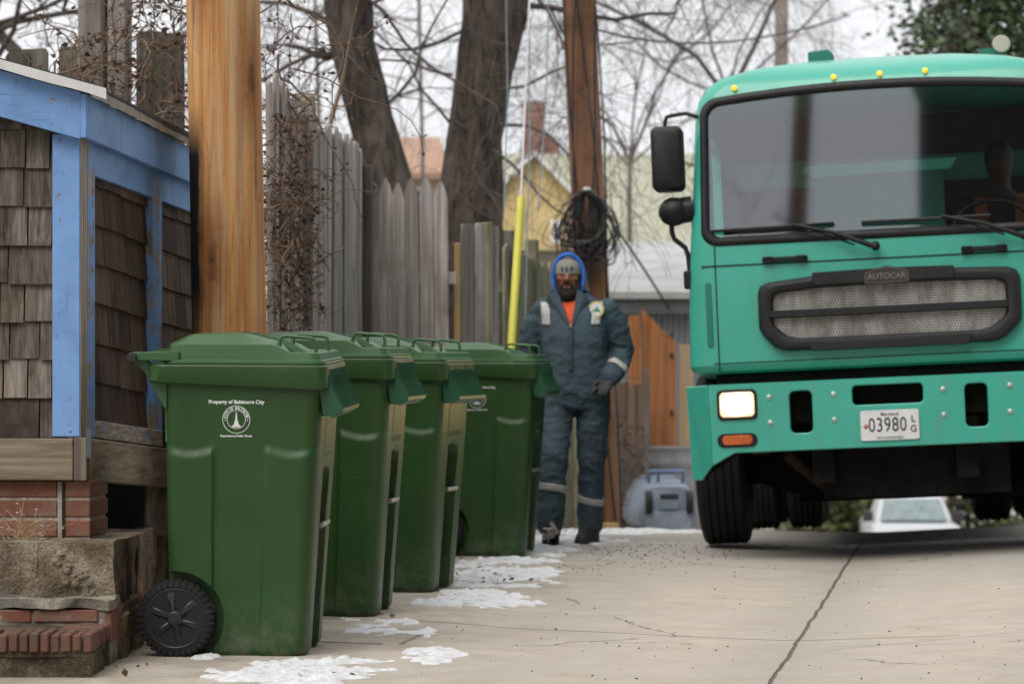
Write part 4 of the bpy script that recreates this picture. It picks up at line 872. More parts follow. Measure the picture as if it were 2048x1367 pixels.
def cart_ring(z):
    t = z/HB; x0 = XB0+(XB1-XB0)*t; x1 = XF0+(XF1-XF0)*t; w = WH0+(WH1-WH0)*t; r = .055
    fl = sst(0, .022, z); x0 += .012*(1-fl); x1 -= .012*(1-fl); w -= .012*(1-fl); out = []
    up = 1-sst(ZS-.012, ZS+.012, z)
    for k, (x, y) in enumerate(rr(x0, x1, -w, w, r, 8, 46)):
        nx = ny = 0; b = 0
        # proud corner columns on the two sides
        if abs(abs(y)-w) < .02 or True:
            sx = (x-x0)/(x1-x0); colm = max(1-sst(.318,.330,sx), sst(.650,.662,sx)); ls = .030*math.sin(math.pi*min(1, max(0, (sx if sx < .5 else 1-sx)/.33)))
            u2 = 1-sst(ZS-.035-ls*.7, ZS+.006-ls*.7, z); b = .013*colm*u2
            if abs(y) > w*.6: y += math.copysign(b, y)*sst(.6*w, w, abs(y))
        if x > x1-.02 and abs(y) < w-.04:       # front channel between two columns
            ch = (1-sst(.082,.100,abs(y)))*(1-sst(.64-.02*abs(y)/.1,.70-.02*abs(y)/.1,z)); x -= .085*ch
            x += .004*(1-sst(.12,.135,abs(y)))*sst(.72,.74,z)*(1-sst(.87,.89,z))
        out.append((x, y, z))
    return out
CA = thing('trash_cart', 'nearest green wheeled trash cart with the whole white city emblem showing', 'trash cart', (0,0,0), group='green wheeled trash carts in a row')
b = MB(); zs = [0,.006,.014,.024] + [.04+.02*i for i in range(30)] + [.63+.006*i for i in range(44)] + [.90+.03*i for i in range(4)] + [HB-.012, HB]
b.loft([cart_ring(z) for z in sorted(set(round(z,4) for z in zs))])
body = b.build('body', M['cart'], CA)
cts = []
for s in (-1, 1):
    c = MB(); c.cyl((-.217, s*.19, .141), (-.217, s*.45, .141), .172, 48); cts.append(c.build('c', M['cart']))
    c = MB(); c.box((-.60, min(s*.19,s*.45), -.1), (-.217, max(s*.19,s*.45), .141)); cts.append(c.build('c', M['cart']))
body.parent = None; cut(body, cts); body.parent = CA; shade(body, 32)
# rim: deeper towards the front, with a gutter lip
def rimring(o, z0, z1): 
    return [(x, y, z0+(z1-z0)*min(1,max(0,(x+.32)/.65))) for x, y in rr(-.318+o, .338-o, -.307+o, .307-o, .045, 8, 8)]
b = MB(); b.loft([rimring(.028,.995,.975), rimring(.004,1.000,.975), rimring(0,1.006,.981), rimring(.001,1.058,1.058), rimring(.006,1.064,1.064), rimring(.03,1.064,1.064)]); b.build('rim', M['cart'], CA, smooth=35)
# grab lip at the front: slanted ribs, closed sides, hanging edge
b = MB(); prof_ = [(.300,1.00),(.340,1.02),(.352,.985),(.392,.905),(.389,.893),(.356,.872),(.318,.885)]
b.prism(prof_, 'y', -.262, -.255); b.prism(prof_, 'y', .255, .262)
pl = [(.338,1.03),(.350,.985),(.391,.907),(.386,.905),(.344,.985),(.332,1.03)]; b.prism(pl, 'y', -.256, .256); b.prism([(.392,.908),(.390,.892),(.356,.871),(.354,.876),(.384,.895),(.386,.908)], 'y', -.2585, .2585)
for k in range(13):
    y = -.245+.0405*k; b.prism([(.338,1.05),(.344,1.045),(.357,.985),(.397,.908),(.388,.906),(.346,.986)], 'y', y, y+.005)
b.build('grab_lip', M['scuff'], CA, bevel=.0015)
b = MB(); b.cyl((.292,-.10,.47),(.292,.10,.47), .010, 12); b.build('grab_bar', plain('steel_bar', (.35,.35,.34), .35, .2, 30, .8), CA, smooth=40)
# handle: bar on two gussets, end caps
hb = MB(); hb.cyl((-.368,-.262,1.088),(-.368,.262,1.088), .0135, 14)
for s in (-1, 1):
    y0, y1 = (s*.262, s*.243) if s < 0 else (s*.243, s*.262)
    hb.prism([(-.372,1.080),(-.366,1.066),(-.33,1.03),(-.29,.955),(-.262,.905),(-.25,.905),(-.25,1.04),(-.31,1.066),(-.345,1.10)], 'y', y0, y1)
    hb.prism([(-.262,.78),(-.25,.78),(-.225,.80),(-.225,.99),(-.30,.99),(-.262,.93)], 'y', y0-.02*s, y1-.02*s)
    hb.prism([(-.385,1.078),(-.385,1.098),(-.37,1.108),(-.20,1.112),(-.20,1.076)], 'y', s*.300 if s < 0 else s*.215, s*.215 if s < 0 else s*.300)
hnd = hb.build('handle_bar', M['lid'], CA, smooth=40, bevel=.003)
for s in (-1, 1): c = MB(); c.cyl((-.371,s*.300,1.090),(-.371,s*.318,1.090), .0175, 20); c.build('end_cap', M['black'], hnd, smooth=40, bevel=.003)
# lid
LX0, LX1 = -.262, .330
def lidring(o, z, xo0=0, xo1=0, zf=None, r=.05): return [(x, y, (z if zf is None else zf(x))) for x, y in rr(LX0+o+xo0, LX1-o-xo1, -.300+o, .300-o, max(.012, r-o*.3), 7, 14)]
b = MB()
stp = lambda hb_, hf: (lambda x: hb_+(hf-hb_)*sst(.150,.190,x))
crown = lambda x: 1.172-.030*sst(.0,.16,x)-.060*sst(.13,.215,x)
b.loft([lidring(.02,1.066), lidring(.0,1.067), lidring(-.001,1.072), lidring(.001,1.080), lidring(.012,1.083), lidring(.017,0,zf=stp(1.136,1.106)), lidring(.022,0,zf=stp(1.139,1.109)), lidring(.082,0,.0,-.04,zf=lambda x: crown(x)-.003), lidring(.088,0,.0,-.04,zf=crown), lidring(.19,0,.0,-.10,zf=lambda x: crown(x)+.004)])
lid = b.build('lid', M['lid'], CA, smooth=28)
for s in (-1, 1):
    h = MB(); y = s*.185; h.tube([(.150,y,1.12),(.150,y,1.150),(.158,y,1.163),(.175,y,1.167),(.262,y,1.160),(.278,y,1.154),(.283,y,1.140),(.283,y,1.10)], .0068, 10); h.build('lid_handle', M['lid'], lid, smooth=50)
    h = MB(); h.prism([(-.255,1.075),(-.225,1.138),(-.10,1.176),(-.10,1.165),(-.2,1.13),(-.235,1.075)], 'y', s*.19-.006, s*.19+.006); h.build('lid_rib', M['lid'], lid)
# wheels
def cart_wheel(s):
    y = s*.262; w = MB(); w.mi = 0
    w.lathe([(.100,-.024),(.128,-.026),(.137,-.020),(.1385,-.010),(.1385,.010),(.137,.020),(.128,.026),(.100,.024)], (0,0,0), 'y', 60)
    for k in range(36):
        a = 6.2832*k/36
        for e in (-1, 1):
            Mx = Matrix.Rotation(a+(.05*e), 4, 'Y'); w.box((.134,e*.014-.010,-.0075),(.1425,e*.014+.010,.0075), Mx); w.box((.118,e*.0265-.002,-.006),(.134,e*.0265+.002,.006), Mx)
    ty = w.build('wheel', M['ctyre'], CA, smooth=40); ty.location = (-.217, y, .1425)
    h = MB(); h.lathe([(.016,-.018),(.100,-.016),(.103,-.026),(.110,-.026),(.111,.0),(.111,.02),(.016,.02)], (0,0,0), 'y', 48)
    for e in (-1, 1): h.lathe([(.002,e*.034),(.026,e*.034),(.029,e*.028),(.031,e*.012)], (0,0,0), 'y', 24)
    for k in range(6):
        a = 6.2832*k/6+.35; Mx = Matrix.Rotation(a, 4, 'Y')
        for e in (-1, 1): h.hexa([Mx @ Vector(p) for p in ((.026,e*.016,-.014),(.104,e*.016,-.026),(.104,e*.016,.026),(.026,e*.016,.014),(.026,e*.033,-.006),(.104,e*.023,-.012),(.104,e*.023,.012),(.026,e*.033,.006))])
    h.box((-.006,-.038,-.034),(.006,-.030,-.004)); h.box((-.006,.030,-.034),(.006,.038,-.004)); h.build('hub', M['black'], ty, bevel=.0025, smooth=40)
cart_wheel(-1); cart_wheel(1)
b = MB(); b.cyl((-.217,-.24,.1425),(-.217,.24,.1425), .010, 10); b.build('axle', plain('axle_steel', (.25,.24,.23), .45, .3, 30, .8), CA)
# printing
tilt = math.atan((WH1-WH0)/HB)
def onside(x, z): return Matrix.Translation((x, -(WH0+(WH1-WH0)*z/HB)-.0004, z)) @ Matrix.Rotation(R(90)+tilt, 4, 'X')
ms = [text('t', 'Property of Baltimore City', .0186, M['print'], None, onside(.006,.929), .0004, .00055), text('t', 'Department of Public Works', .0098, M['print'], None, onside(.004,.806), .0004, .00035)]
join_meshes('lettering', ms, M['print'], CA)
E0 = onside(.005, .866); ms = []; w = 'CITY OF BALTIMORE'
for i, ch_ in enumerate(w):
    if ch_ == ' ': continue
    a = R(77-154*i/(len(w)-1)); ms.append(text('t', ch_, .0150, M['print'], None, E0 @ Matrix.Translation((-.0405*math.sin(a), .0405*math.cos(a), 0)) @ Matrix.Rotation(a, 4, 'Z'), .0004, .0004))
b = MB()
def flat(pts): q = [E0 @ Vector((x, y, .0004)) for x, y in pts]; b.add(q, [list(range(len(q)))])
def ringf(r0, r1, n=64):
    a = [(r0*math.cos(6.2832*k/n), r0*math.sin(6.2832*k/n)) for k in range(n)]; c = [(r1*math.cos(6.2832*k/n), r1*math.sin(6.2832*k/n)) for k in range(n)]
    b.add([E0 @ Vector((*p, .0004)) for p in a+c], [(k, (k+1)%n, n+(k+1)%n, n+k) for k in range(n)])
ringf(.0485,.0505); ringf(.0325,.0343)
for y0, y1, w0, w1 in ((-.028,-.024,.0165,.0165),(-.0235,-.018,.0125,.012),(-.0175,-.008,.008,.0068),(-.0075,-.006,.0078,.0078),(-.0055,.004,.0042,.0036),(.0045,.006,.0046,.0046),(.0065,.0155,.0032,.0027),(.016,.0175,.0038,.0038),(.018,.023,.0022,.0016),(.0232,.0285,.002,.0004)): flat([(-w0,y0),(w0,y0),(w1,y1),(-w1,y1)])
for s in (-1,1): flat([(s*.0408,-.0055),(s*.0408+.0022,-.002),(s*.0408,.0015),(s*.0408-.0022,-.002)])
em = bpy.data.meshes.new('e'); em.from_pydata(b.v, [], b.f); ms.append(em); join_meshes('emblem', ms, M['print'], CA)
labs = ['second green wheeled trash cart, right behind the one with the whole emblem', 'third green wheeled trash cart, with bare side and a metal bar in its front channel', 'farthest green wheeled trash cart, beside the worker, its emblem half hidden']
def put_cart(px, py, s, a, roll, pitch, o, dz=0):
    d = 6000/s; x = wx(px, d); aa = R(-a); Mr = Matrix.Rotation(aa, 3, 'Z'); off = Mr @ Vector((XF0, -WH0, 0))
    o.location = (x-off.x, d-off.y, gz(x-.05, d)+.003+dz); o.rotation_euler = (R(roll), R(pitch), aa)
spots = [(613,1309,550,3.5,1.6,0.3),(752,1227,486,6.5,.5,.2),(863,1180,434,12.5,.3,.4),(1046,1118,364,8.8,.2,.2)]
for i, (px, py, s, a, ro, pi_) in enumerate(spots):
    o = CA if i == 0 else dup(CA, (0,0,0), (0,0,0), labs[i-1]); put_cart(px, py, s, a, ro, pi_, o)
# crust of ice on the second lid is left to the snow patches
# ---------------------------------------------------------------- green cab-over refuse truck
def paint(name, c):
    N = NT(name); f = N.noise(1.6, 5, .6); col = N.mix(N.rng(f, .4, .7, 0, .6), c, mul(c, .8)); dirt = N.math('MULTIPLY', N.rng(N.noise(9, 6, .75), .52, .70), N.rng(N.sep()[2], .5, 1.3, .55, .12))
    col = N.mix(dirt, col, (.13,.17,.13)); stk = N.math('MULTIPLY', N.rng(N.noise(1, 6, .7, N.scale((14,14,.9))), .52, .70), N.rng(N.noise(1.3, 4), .42, .62)); col = N.mix(N.math('MULTIPLY', stk, .38), col, (.10,.19,.15)); col = N.mix(N.rng(N.noise(26, 6, .8), .655, .69, 0, .6), col, (.20,.30,.25)); N.put(N.b.inputs['Coat Weight'], .25); N.put(N.b.inputs['Coat Roughness'], .12); N.bump(N.noise(2.5, 3), .004); return N.out(col, N.rng(f, .3, .7, .30, .42), 0, .5)
M['teal'] = paint('teal_truck_paint', (.042,.37,.275)); M['teal_dark'] = plain('dark_teal', (.012,.17,.125), .5, .2, 4)
M['rubber'] = plain('black_rubber', (.008,.008,.009), .5, .3, 20, spec=.35); M['seam'] = plain('seam_dark', (.006,.03,.02), .8); M['under'] = plain('greasy_black', (.008,.007,.0065), .8, .5, 9, spec=.2); M['grille'] = plain('textured_black', (.013,.0135,.015), .5, .2, 12, spec=.35, bumpd=.001, bs=300)
M['ttyre'] = plain('truck_tyre', (.014,.0135,.013), .8, .4, 8, spec=.25, bumpd=.002, bs=60); M['rust'] = plain('rusty_frame', (.085,.045,.028), .85, .5, 9)
TK = thing('refuse_truck', 'teal green cab over refuse truck with one lit headlight, facing down the alley', 'truck', (2.085,16.13,0), (R(-1.5),R(-2.6),R(-7.6)))
def T(px, py):
    z = 1.04+(740-(py+.0455*(px-1778)))/371.0; x = (px-1778)/367.0
    return (x*(1.02 if x < 0 else 1.0)+.045*(z-1.3), z)
fy = lambda z: .06+max(0, z-1.75)*.112
b = MB(); rings = []
for z, hw, y0, r in ((1.066,1.05,.11,.06),(1.080,1.075,.08,.08),(1.11,1.092,.062,.09),(1.4,1.085,.06,.10),(1.75,1.064,.06,.10),(2.1,1.036,fy(2.1),.10),(2.48,1.010,fy(2.48),.10),(2.575,.990,.152,.11),(2.65,.945,.175,.12),(2.705,.87,.225,.13),(2.755,.72,.33,.14),(2.80,.5,.52,.14),(2.84,.25,.8,.14)):
    rings.append([V((x, y, z)) for x, y in rr(-hw, hw, y0, 1.78, min(r, hw*.5), 7, 10)])
b.loft(rings); cab = b.build('cab', [M['teal']], TK)
def wsh(o=0): 
    out = []
    for x, z in rr(-.985+o, .985-o, 1.772+o, 2.562-o, .085-o*.5, 8, 10):
        k = (z-1.772)/.79; out.append((x*(1-.018*k), z+.062*(1-x*x/.97)*k))
    return out
c1 = MB(); c1.prism(wsh(.004), 'y', -.3, .6); c2 = MB(); c2.box((-.955,.22,1.25),(.955,1.70,2.62))
c3 = MB(); c3.prism([(.62,1.82),(1.45,1.82),(1.45,2.42),(.62,2.42)], 'x', -1.3, 1.3)     # side windows
cab.parent = None; cut(cab, [c1.build('c', M['teal']), c2.build('c', M['teal']), c3.build('c', M['teal'])]); cab.parent = TK; shade(cab, 30)
o_ = wsh(); pts = [V((x, fy(z)-.010, z)) for x, z in o_]; b = MB(); n = len(pts)
def strip(o0, y0, o1, y1):
    A = [V((x, fy(z)+y0, z)) for x, z in wsh(o0)]; B = [V((x, fy(z)+y1, z)) for x, z in wsh(o1)]; return A, B
rg = [[V((x, fy(z)+dy, z)) for x, z in wsh(o)] for o, dy in ((-.012,.004),(-.010,-.006),(.004,-.014),(.026,-.014),(.036,-.004),(.036,.03))]
b.loft(rg, cap=False); b.build('windshield_seal', M['rubber'], TK, smooth=60)
g_ = MB(); g_.add([V((x, fy(z)+.006, z)) for x, z in wsh(.02)], [list(range(n))]); Ng = NT('windshield_glass'); tr_ = Ng.n('ShaderNodeBsdfTransparent'); tr_.inputs[0].default_value = (.85,.90,.89,1)
gl = Ng.n('ShaderNodeBsdfGlossy'); gl.inputs['Roughness'].default_value = .03; gl.inputs[0].default_value = (.93,.95,1,1); ms_ = Ng.n('ShaderNodeMixShader'); Ng.put(ms_.inputs[0], .16); Ng.t.links.new(tr_.outputs[0], ms_.inputs[1]); Ng.t.links.new(gl.outputs[0], ms_.inputs[2])
Ng.t.links.new(ms_.outputs[0], Ng.t.nodes['Material Output'].inputs[0]); g_.build('windshield', Ng.mat, TK)
# panel seams, dents, hood handles
b = MB(); zz = 1.652
b.box((-1.0,.0565,zz-.004),(1.0,.075,zz+.004)); b.box((-.929,.0565,1.075),(-.922,.075,1.775)); b.box((.922,.0565,1.075),(.929,.075,1.775)); b.box((-1.0735,.16,zz-.005),(-1.05,.9,zz+.005)); b.box((-.955,.0575,1.118),(.955,.075,1.123)); b.build('panel_seam', M['seam'], TK)
for s in (-1, 1):
    pn = MB(); pn.prism(rr(s*.968-.017, s*.968+.017, 1.21, 1.565, .016, 4), 'y', .0555, .062); pn.build('side_groove', M['teal_dark'], TK, bevel=.002)
for px in (1576, 1965):
    x, z = T(px, 515 if px < 1700 else 496); h = MB(); h.box((x-.122,.03,z-.012),(x+.122,.05,z+.014)); h.box((x-.122,.03,z-.02),(x-.06,.062,z+.018)); h.box((x+.06,.03,z-.02),(x+.122,.062,z+.018)); h.build('hood_handle', M['rubber'], TK, bevel=.006)
# grille
outl = [(-.70,1.30),(-.70,1.49),(-.685,1.53),(-.64,1.548),(-.40,1.572),(0,1.585),(.40,1.580),(.64,1.572),(.69,1.555),(.71,1.52),(.71,1.30),(.69,1.262),(.62,1.195),(.58,1.178),(.54,1.172),(-.54,1.172),(-.58,1.178),(-.62,1.195),(-.68,1.262)]
cz = 1.376; inn = [(x*.885, cz+(z-cz)*.665) for x, z in outl]; mid_ = [(x*.95, cz+(z-cz)*.85) for x, z in outl]
rg = [[V((x,y,z)) for x, z in q] for q, y in ((outl,.062),(outl,.03),([(x*.985,cz+(z-cz)*.95) for x,z in outl],.004),(mid_,-.004),([(x*.90,cz+(z-cz)*.70) for x,z in outl],.006),(inn,.03),(inn,.062))]
b = MB(); b.loft(rg, cap=False); b.prism([(-.40,1.518),(.36,1.525),(.36,1.590),(0,1.597),(-.40,1.587)], 'y', -.016, .03); b.prism([(-.42,1.166),(.42,1.166),(.44,1.215),(-.44,1.215)], 'y', -.010, .03); b.prism([(-.64,1.352),(.64,1.352),(.64,1.392),(-.64,1.392)], 'y', -.002, .035)
gri = b.build('grille', M['grille'], TK, smooth=40, bevel=.004)
Nm = NT('grille_mesh'); X, Y, Zz = Nm.sep(); hx = Nm.math('MULTIPLY', X, 1.0); row = Nm.math('FLOOR', Nm.math('MULTIPLY', Zz, 70)); sh = Nm.math('MULTIPLY', Nm.math('MODULO', row, 2.0), .5)
u = Nm.math('SUBTRACT', Nm.math('FRACT', Nm.math('ADD', Nm.math('MULTIPLY', X, 62), sh)), .5); v_ = Nm.math('SUBTRACT', Nm.math('FRACT', Nm.math('MULTIPLY', Zz, 70)), .5)
rr2 = Nm.math('SQRT', Nm.math('ADD', Nm.math('MULTIPLY', u, u), Nm.math('MULTIPLY', v_, v_))); hole = Nm.rng(rr2, .30, .36, 1, 0)
mc = Nm.mix(Nm.rng(Nm.noise(5, 5, .7, Nm.scale((2.2,1,.8))), .40, .62), (.24,.23,.21), (.50,.49,.47)); MB().prism(inn, 'y', .044, .05).build('mesh', Nm.out(Nm.mix(hole, mc, (.03,.027,.024)), .45, .3), gri)
crest = [(-.118,1.512),(.118,1.516),(.118,1.575),(.07,1.592),(0,1.605),(-.07,1.590),(-.118,1.571)]; bz = MB(); bz.prism(crest, 'y', -.0245, -.012); bz.build('badge_border', plain('crest_edge', (.07,.064,.055), .45), gri); bd = MB(); bd.prism([(x*.95, 1.555+(z-1.555)*.88) for x, z in crest], 'y', -.026, -.020); bdg = bd.build('badge', plain('badge_black', (.03,.028,.027), .35), gri, bevel=.004)
TM = lambda x, y, z: Matrix.Translation((x, y, z)) @ Matrix.Rotation(R(90), 4, 'X')
M['badge'] = plain('badge_bronze', (.20,.18,.15), .45, .1, 5, .5)
join_meshes('badge_lettering', [text('t', 'AUTOCAR', .043, M['badge'], None, TM(0,-.0265,1.549), .001, .0006)], M['badge'], bdg)
# bumper
def end_poly(s): return None
b = MB(); b.prism([(-.985,.565),(-.86,.631),(.86,.631),(.985,.565),(.985,1.005),(-.985,1.005)], 'y', 0, .14); bmp = b.build('bumper', M['teal'], TK)
cts = []
for x0, x1_, z0, z1_, r in ((-.553,-.430,.725,.953,.03),(.386,.508,.720,.953,.03),(-.214,.166,.862,.968,.025)):
    c = MB(); c.prism(rr(x0,x1_,z0,z1_,r,5), 'y', -.1, .3); cts.append(c.build('c', M['teal']))
bmp.parent = None; cut(bmp, cts); bmp.parent = TK
q = bmp.modifiers.new('b', 'BEVEL'); q.width = .006; q.segments = 2; q.limit_method = 'ANGLE'; q.angle_limit = R(40); shade(bmp, 40)
for s in (-1, 1):
    P = [(.986,1.005,0),(1.12,1.005,.17),(1.105,.49,.17),(1.05,.49,.11),(.986,.5645,0)]; P = [V((s*x, y, z)) for x, z, y in P]
    e = MB(); q = V((0,.10,0)); n = 5; e.add(P+[p+q for p in P], [list(range(n)), list(range(2*n-1,n-1,-1))]+[(i,(i+1)%n,(i+1)%n+n,i+n) for i in range(n)]); e.build('bumper_end', M['teal'], TK, bevel=.006)
    e = MB(); e.hexa([V((s*x,y,z)) for x,y,z in ((.87,.03,.60),(1.04,.13,.50),(1.08,.22,.50),(.87,.20,.60),(.87,.03,.64),(1.04,.13,.54),(1.08,.22,.54),(.87,.20,.64))]); e.build('bumper_return', M['under'], TK)
Nl = NT('headlight_lens'); ln_ = Nl.n('ShaderNodeVectorMath', operation='LENGTH'); sc2 = Nl.scale((1/.1,0,1/.072), (0,0,0), Nl.n('ShaderNodeVectorMath', operation='SUBTRACT').outputs[0]); vs_ = [q for q in Nl.t.nodes if q.type == 'VECT_MATH' and q.operation == 'SUBTRACT'][0]; Nl.put(vs_.inputs[0], Nl.co); vs_.inputs[1].default_value = (T(1484,808)[0],0,T(1479,808)[1]); Nl.put(ln_.inputs[0], sc2)
Nl.put(Nl.b.inputs['Emission Color'], Nl.ramp(ln_.outputs['Value'], [(.3,(1,.90,.68)),(.8,(1,.66,.22)),(1.0,(.8,.36,.06))])); Nl.put(Nl.b.inputs['Emission Strength'], Nl.rng(ln_.outputs['Value'], .3, 1.0, 6, .9)); lampm = Nl.mat; ambr = plain('amber_lens', (.50,.10,.012), .25, .2, 30)
for s in (-1, 1):
    x, z = T(1484, 808); x = -abs(x) if s < 0 else .86; h = MB(); h.prism(rr(x-.108,x+.108,z-.082,z+.082,.028,5), 'y', -.012, .02); hl = h.build('headlight', M['rubber'], TK, bevel=.004)
    h = MB(); h.prism(rr(x-.093,x+.093,z-.067,z+.067,.024,5), 'y', -.018, -.010); h.build('lens', lampm, hl, bevel=.004)
    ld = bpy.data.lights.new('headlight_beam', 'SPOT'); lo = bpy.data.objects.new('headlight_beam', ld); COL.objects.link(lo); lo.parent = hl; lo.location = (x, -.06, z); lo.rotation_euler = (R(88), 0, R(180)+R(0))
    ld.energy = 15; ld.spot_size = R(80); ld.spot_blend = .9; ld.color = (1,.66,.27); ld.shadow_soft_size = .07
    x, z = T(1485, 879); x = -abs(x) if s < 0 else .86; h = MB(); h.prism(rr(x-.108,x+.108,z-.038,z+.036,.034,5), 'y', -.010, .02); a_ = h.build('turn_signal', M['rubber'], TK, bevel=.003); h = MB(); h.prism(rr(x-.082,x+.082,z-.026,z+.026,.024,5), 'y', -.016, -.008); h.build('lens', ambr, a_, bevel=.003)
for px, py in ((1546,793),(1549,844),(1671,787),(1673,838),(1884,777),(1886,828),(2014,769),(2015,821)):
    x, z = T(px, py); h = MB(); h.ball((x, 0, z), (.016,.010,.016), 12, 8); h.build('bolt', plain('bolt_steel', (.45,.50,.46), .4, .2, 30, .4), TK, smooth=60)
x, z = T(1780, 848); h = MB(); h.prism(rr(x-.156,x+.156,z-.081,z+.081,.012,4), 'y', -.010, -.004); lp = h.build('license_plate', plain('plate_white', (.62,.63,.64), .5, .08, 10), TK)
ink = plain('plate_ink', (.03,.03,.035), .5); join_meshes('lettering', [text('t', '03980', .108, ink, None, TM(x-.012,-.0115,z-.002) @ Matrix.Diagonal((.72,1,1,1)), .0006, .0004, spacing=1.08), text('t', 'L', .050, ink, None, TM(x+.126,-.0115,z+.026), .0006, .0006), text('t', 'G', .050, ink, None, TM(x+.126,-.0115,z-.026), .0006, .0006), text('t', 'Maryland', .026, ink, None, TM(x,-.0115,z+.058), .0006, .0002), text('t', 'www.maryland.gov', .019, ink, None, TM(x,-.0115,z-.066), .0006)], ink, lp)
sq = MB(); sq.add([(x-.142,-.0113,z-.006),(x-.127,-.0113,z-.021),(x-.112,-.0113,z-.006),(x-.127,-.0113,z+.009)], [(0,1,2,3)]); sq.build('crest', plain('crest_red', (.35,.12,.05), .5, .6, 90), lp)
# wipers
for (ax_, ay_), (bx_, by_), (px_, py_), (mx_, my_) in (((1432,458),(1672,443),(1752,492),(1590,446)),((1725,442),(1977,430),(2046,474),(1882,431))):
    wv = lambda p, dy: (lambda c: V((c[0], fy(c[1])-dy, c[1])))(T(*p))
    w = MB(); w.tube([wv((ax_,ay_),.035), wv(((ax_+bx_)/2,(ay_+by_)/2+1),.045), wv((bx_,by_),.035)], .010, 6); w.tube([wv((mx_,my_),.055), wv(((mx_+px_)/2,(my_+py_)/2-6),.07), wv((px_,py_),.05)], [.008,.011,.016], 8); w.tube([wv((mx_+20,my_+4),.05), wv((px_-40,py_-4),.055)], .006, 6)
    w.ball(wv((px_,py_-2),.045), .026, 10, 8); w.build('wiper', M['rubber'], TK, smooth=60)
# mirrors (kerb side in view; the other mirrors it)
for s in (-1, 1):
    mr_ = MB(); x, z = -1.165, 1.04+(740-294)/366
    rings = [[V((s*-1*(x+a), y, zz)) for a, zz in rr(-.088,.088,z-.178,z+.178,.035,5)] for y, k in ((.14,1),)]
    def mring(y, k): return [V((-s*(x+a*k), y, z+(c-z)*k)) for a, c in rr(-.088,.088,z-.178,z+.178,.035,6)]
    mr_.loft([mring(.06,.80), mring(.07,.93), mring(.10,1.0), mring(.22,1.0), mring(.235,.97)]); mo_ = mr_.build('mirror', M['rubber'], TK, smooth=40)
    q = MB(); q.ball((-s*-1.145,.15,z-.29),(.085,.07,.080),16,12); q.cyl((-s*-1.15,.17,z-.29),(-s*-1.04,.18,z-.275),.072,16); q.build('spot_mirror', M['rubber'], mo_, smooth=60)
    q = MB(); P = lambda px, py: V((-s*T(px,py)[0], .16, T(px,py)[1]))
    q.tube([P(1336,258),P(1337,232),P(1340,221),P(1350,218),P(1378,214),P(1404,222)], .011, 8); q.build('upper_bracket', M['rubber'], mo_, smooth=50); q = MB(); q.tube([P(1350,430),P(1351,455),P(1356,470),P(1378,488),P(1384,505),P(1388,548)], .014, 8); q.build('bracket', M['rubber'], mo_, smooth=50); q = MB(); q.box((-s*-1.085-.02,.12,1.54),(-s*-1.075+.02,.2,1.64)); q.build('bracket_foot', M['rubber'], mo_, bevel=.008)
# roof lamps, horn box, beacon
amb_on = emis('amber_marker', (1.0,.50,.03), 1.15)
for px, py in ((1475,175),(1670,155),(1760,149),(1850,144)):
    x, z = T(px, py); yy = .165 if z < 2.6 else .17; h = MB(); z += .033; h.ball((x, .163+.6*max(0,z-2.64), z), (.015,.034,.014), 14, 10); h.build('marker_light', amb_on, TK, smooth=60)
x, z = T(1640, 118); z += .10; h = MB(); h.prism([(x-.07,z-.06),(x+.07,z-.06),(x+.075,z+.015),(x+.045,z+.045),(x-.07,z+.035)], 'y', .62, .80); h.build('roof_box', M['teal_dark'], TK, bevel=.008); h2 = MB()
x, z = T(2006, 92); z += .085; h = MB(); h.lathe([(.01,-.05),(.045,-.05),(.05,-.03),(.035,.0),(.02,.06),(.01,.06)], (x,.62,z+.0), 'y', 24); h.build('horn', plain('horn_cream', (.50,.46,.40), .5, .15, 9), TK, smooth=50); h = MB(); h.box((x-.12,.6,z-.05),(x-.01,.72,z-.02)); h.build('horn_bracket', M['teal_dark'], TK)
# hopper body behind the cab
b = MB(); b.prism([(2.05,.95),(8.2,.95),(8.6,1.5),(8.6,2.5),(8.2,2.86),(2.3,2.86),(2.05,2.6)], 'x', -1.04, 1.04); b.build('hopper_body', M['teal_dark'], TK, bevel=.04)
b = MB(); b.box((-.98,1.60,1.30),(.98,1.695,2.19)); b.box((-.98,1.60,2.36),(.98,1.695,2.59)); b.build('cab_rear_wall', plain('cab_grey', (.05,.052,.055), .8, .2, 5), TK)
b = MB(); b.prism([(-.46,2.225),(-.40,2.19),(.38,2.20),(.42,2.262),(-.44,2.255)], 'y', .95, .99); b.build('rear_ledge', plain('lit_teal', (.10,.62,.46), .5, .1), TK)  # teal lightened in its colour to make up for the dim cab
b = MB(); b.box((-.40,1.0,1.75),(.34,1.04,2.19)); b.build('seat_partition', M['teal_dark'], TK)
b = MB(); b.box((-.98,.23,1.60),(.98,.62,1.78)); b.build('dashboard', plain('dash_grey', (.06,.06,.065), .7, .3, 6), TK, bevel=.03)
for x in (-.15,.18): b = MB(); b.prism(rr(x-.13,x+.13,1.5,2.02,.05,4), 'y', 1.3, 1.45); b.build('seat', plain('seat_grey', (.045,.045,.05), .8), TK, bevel=.02)
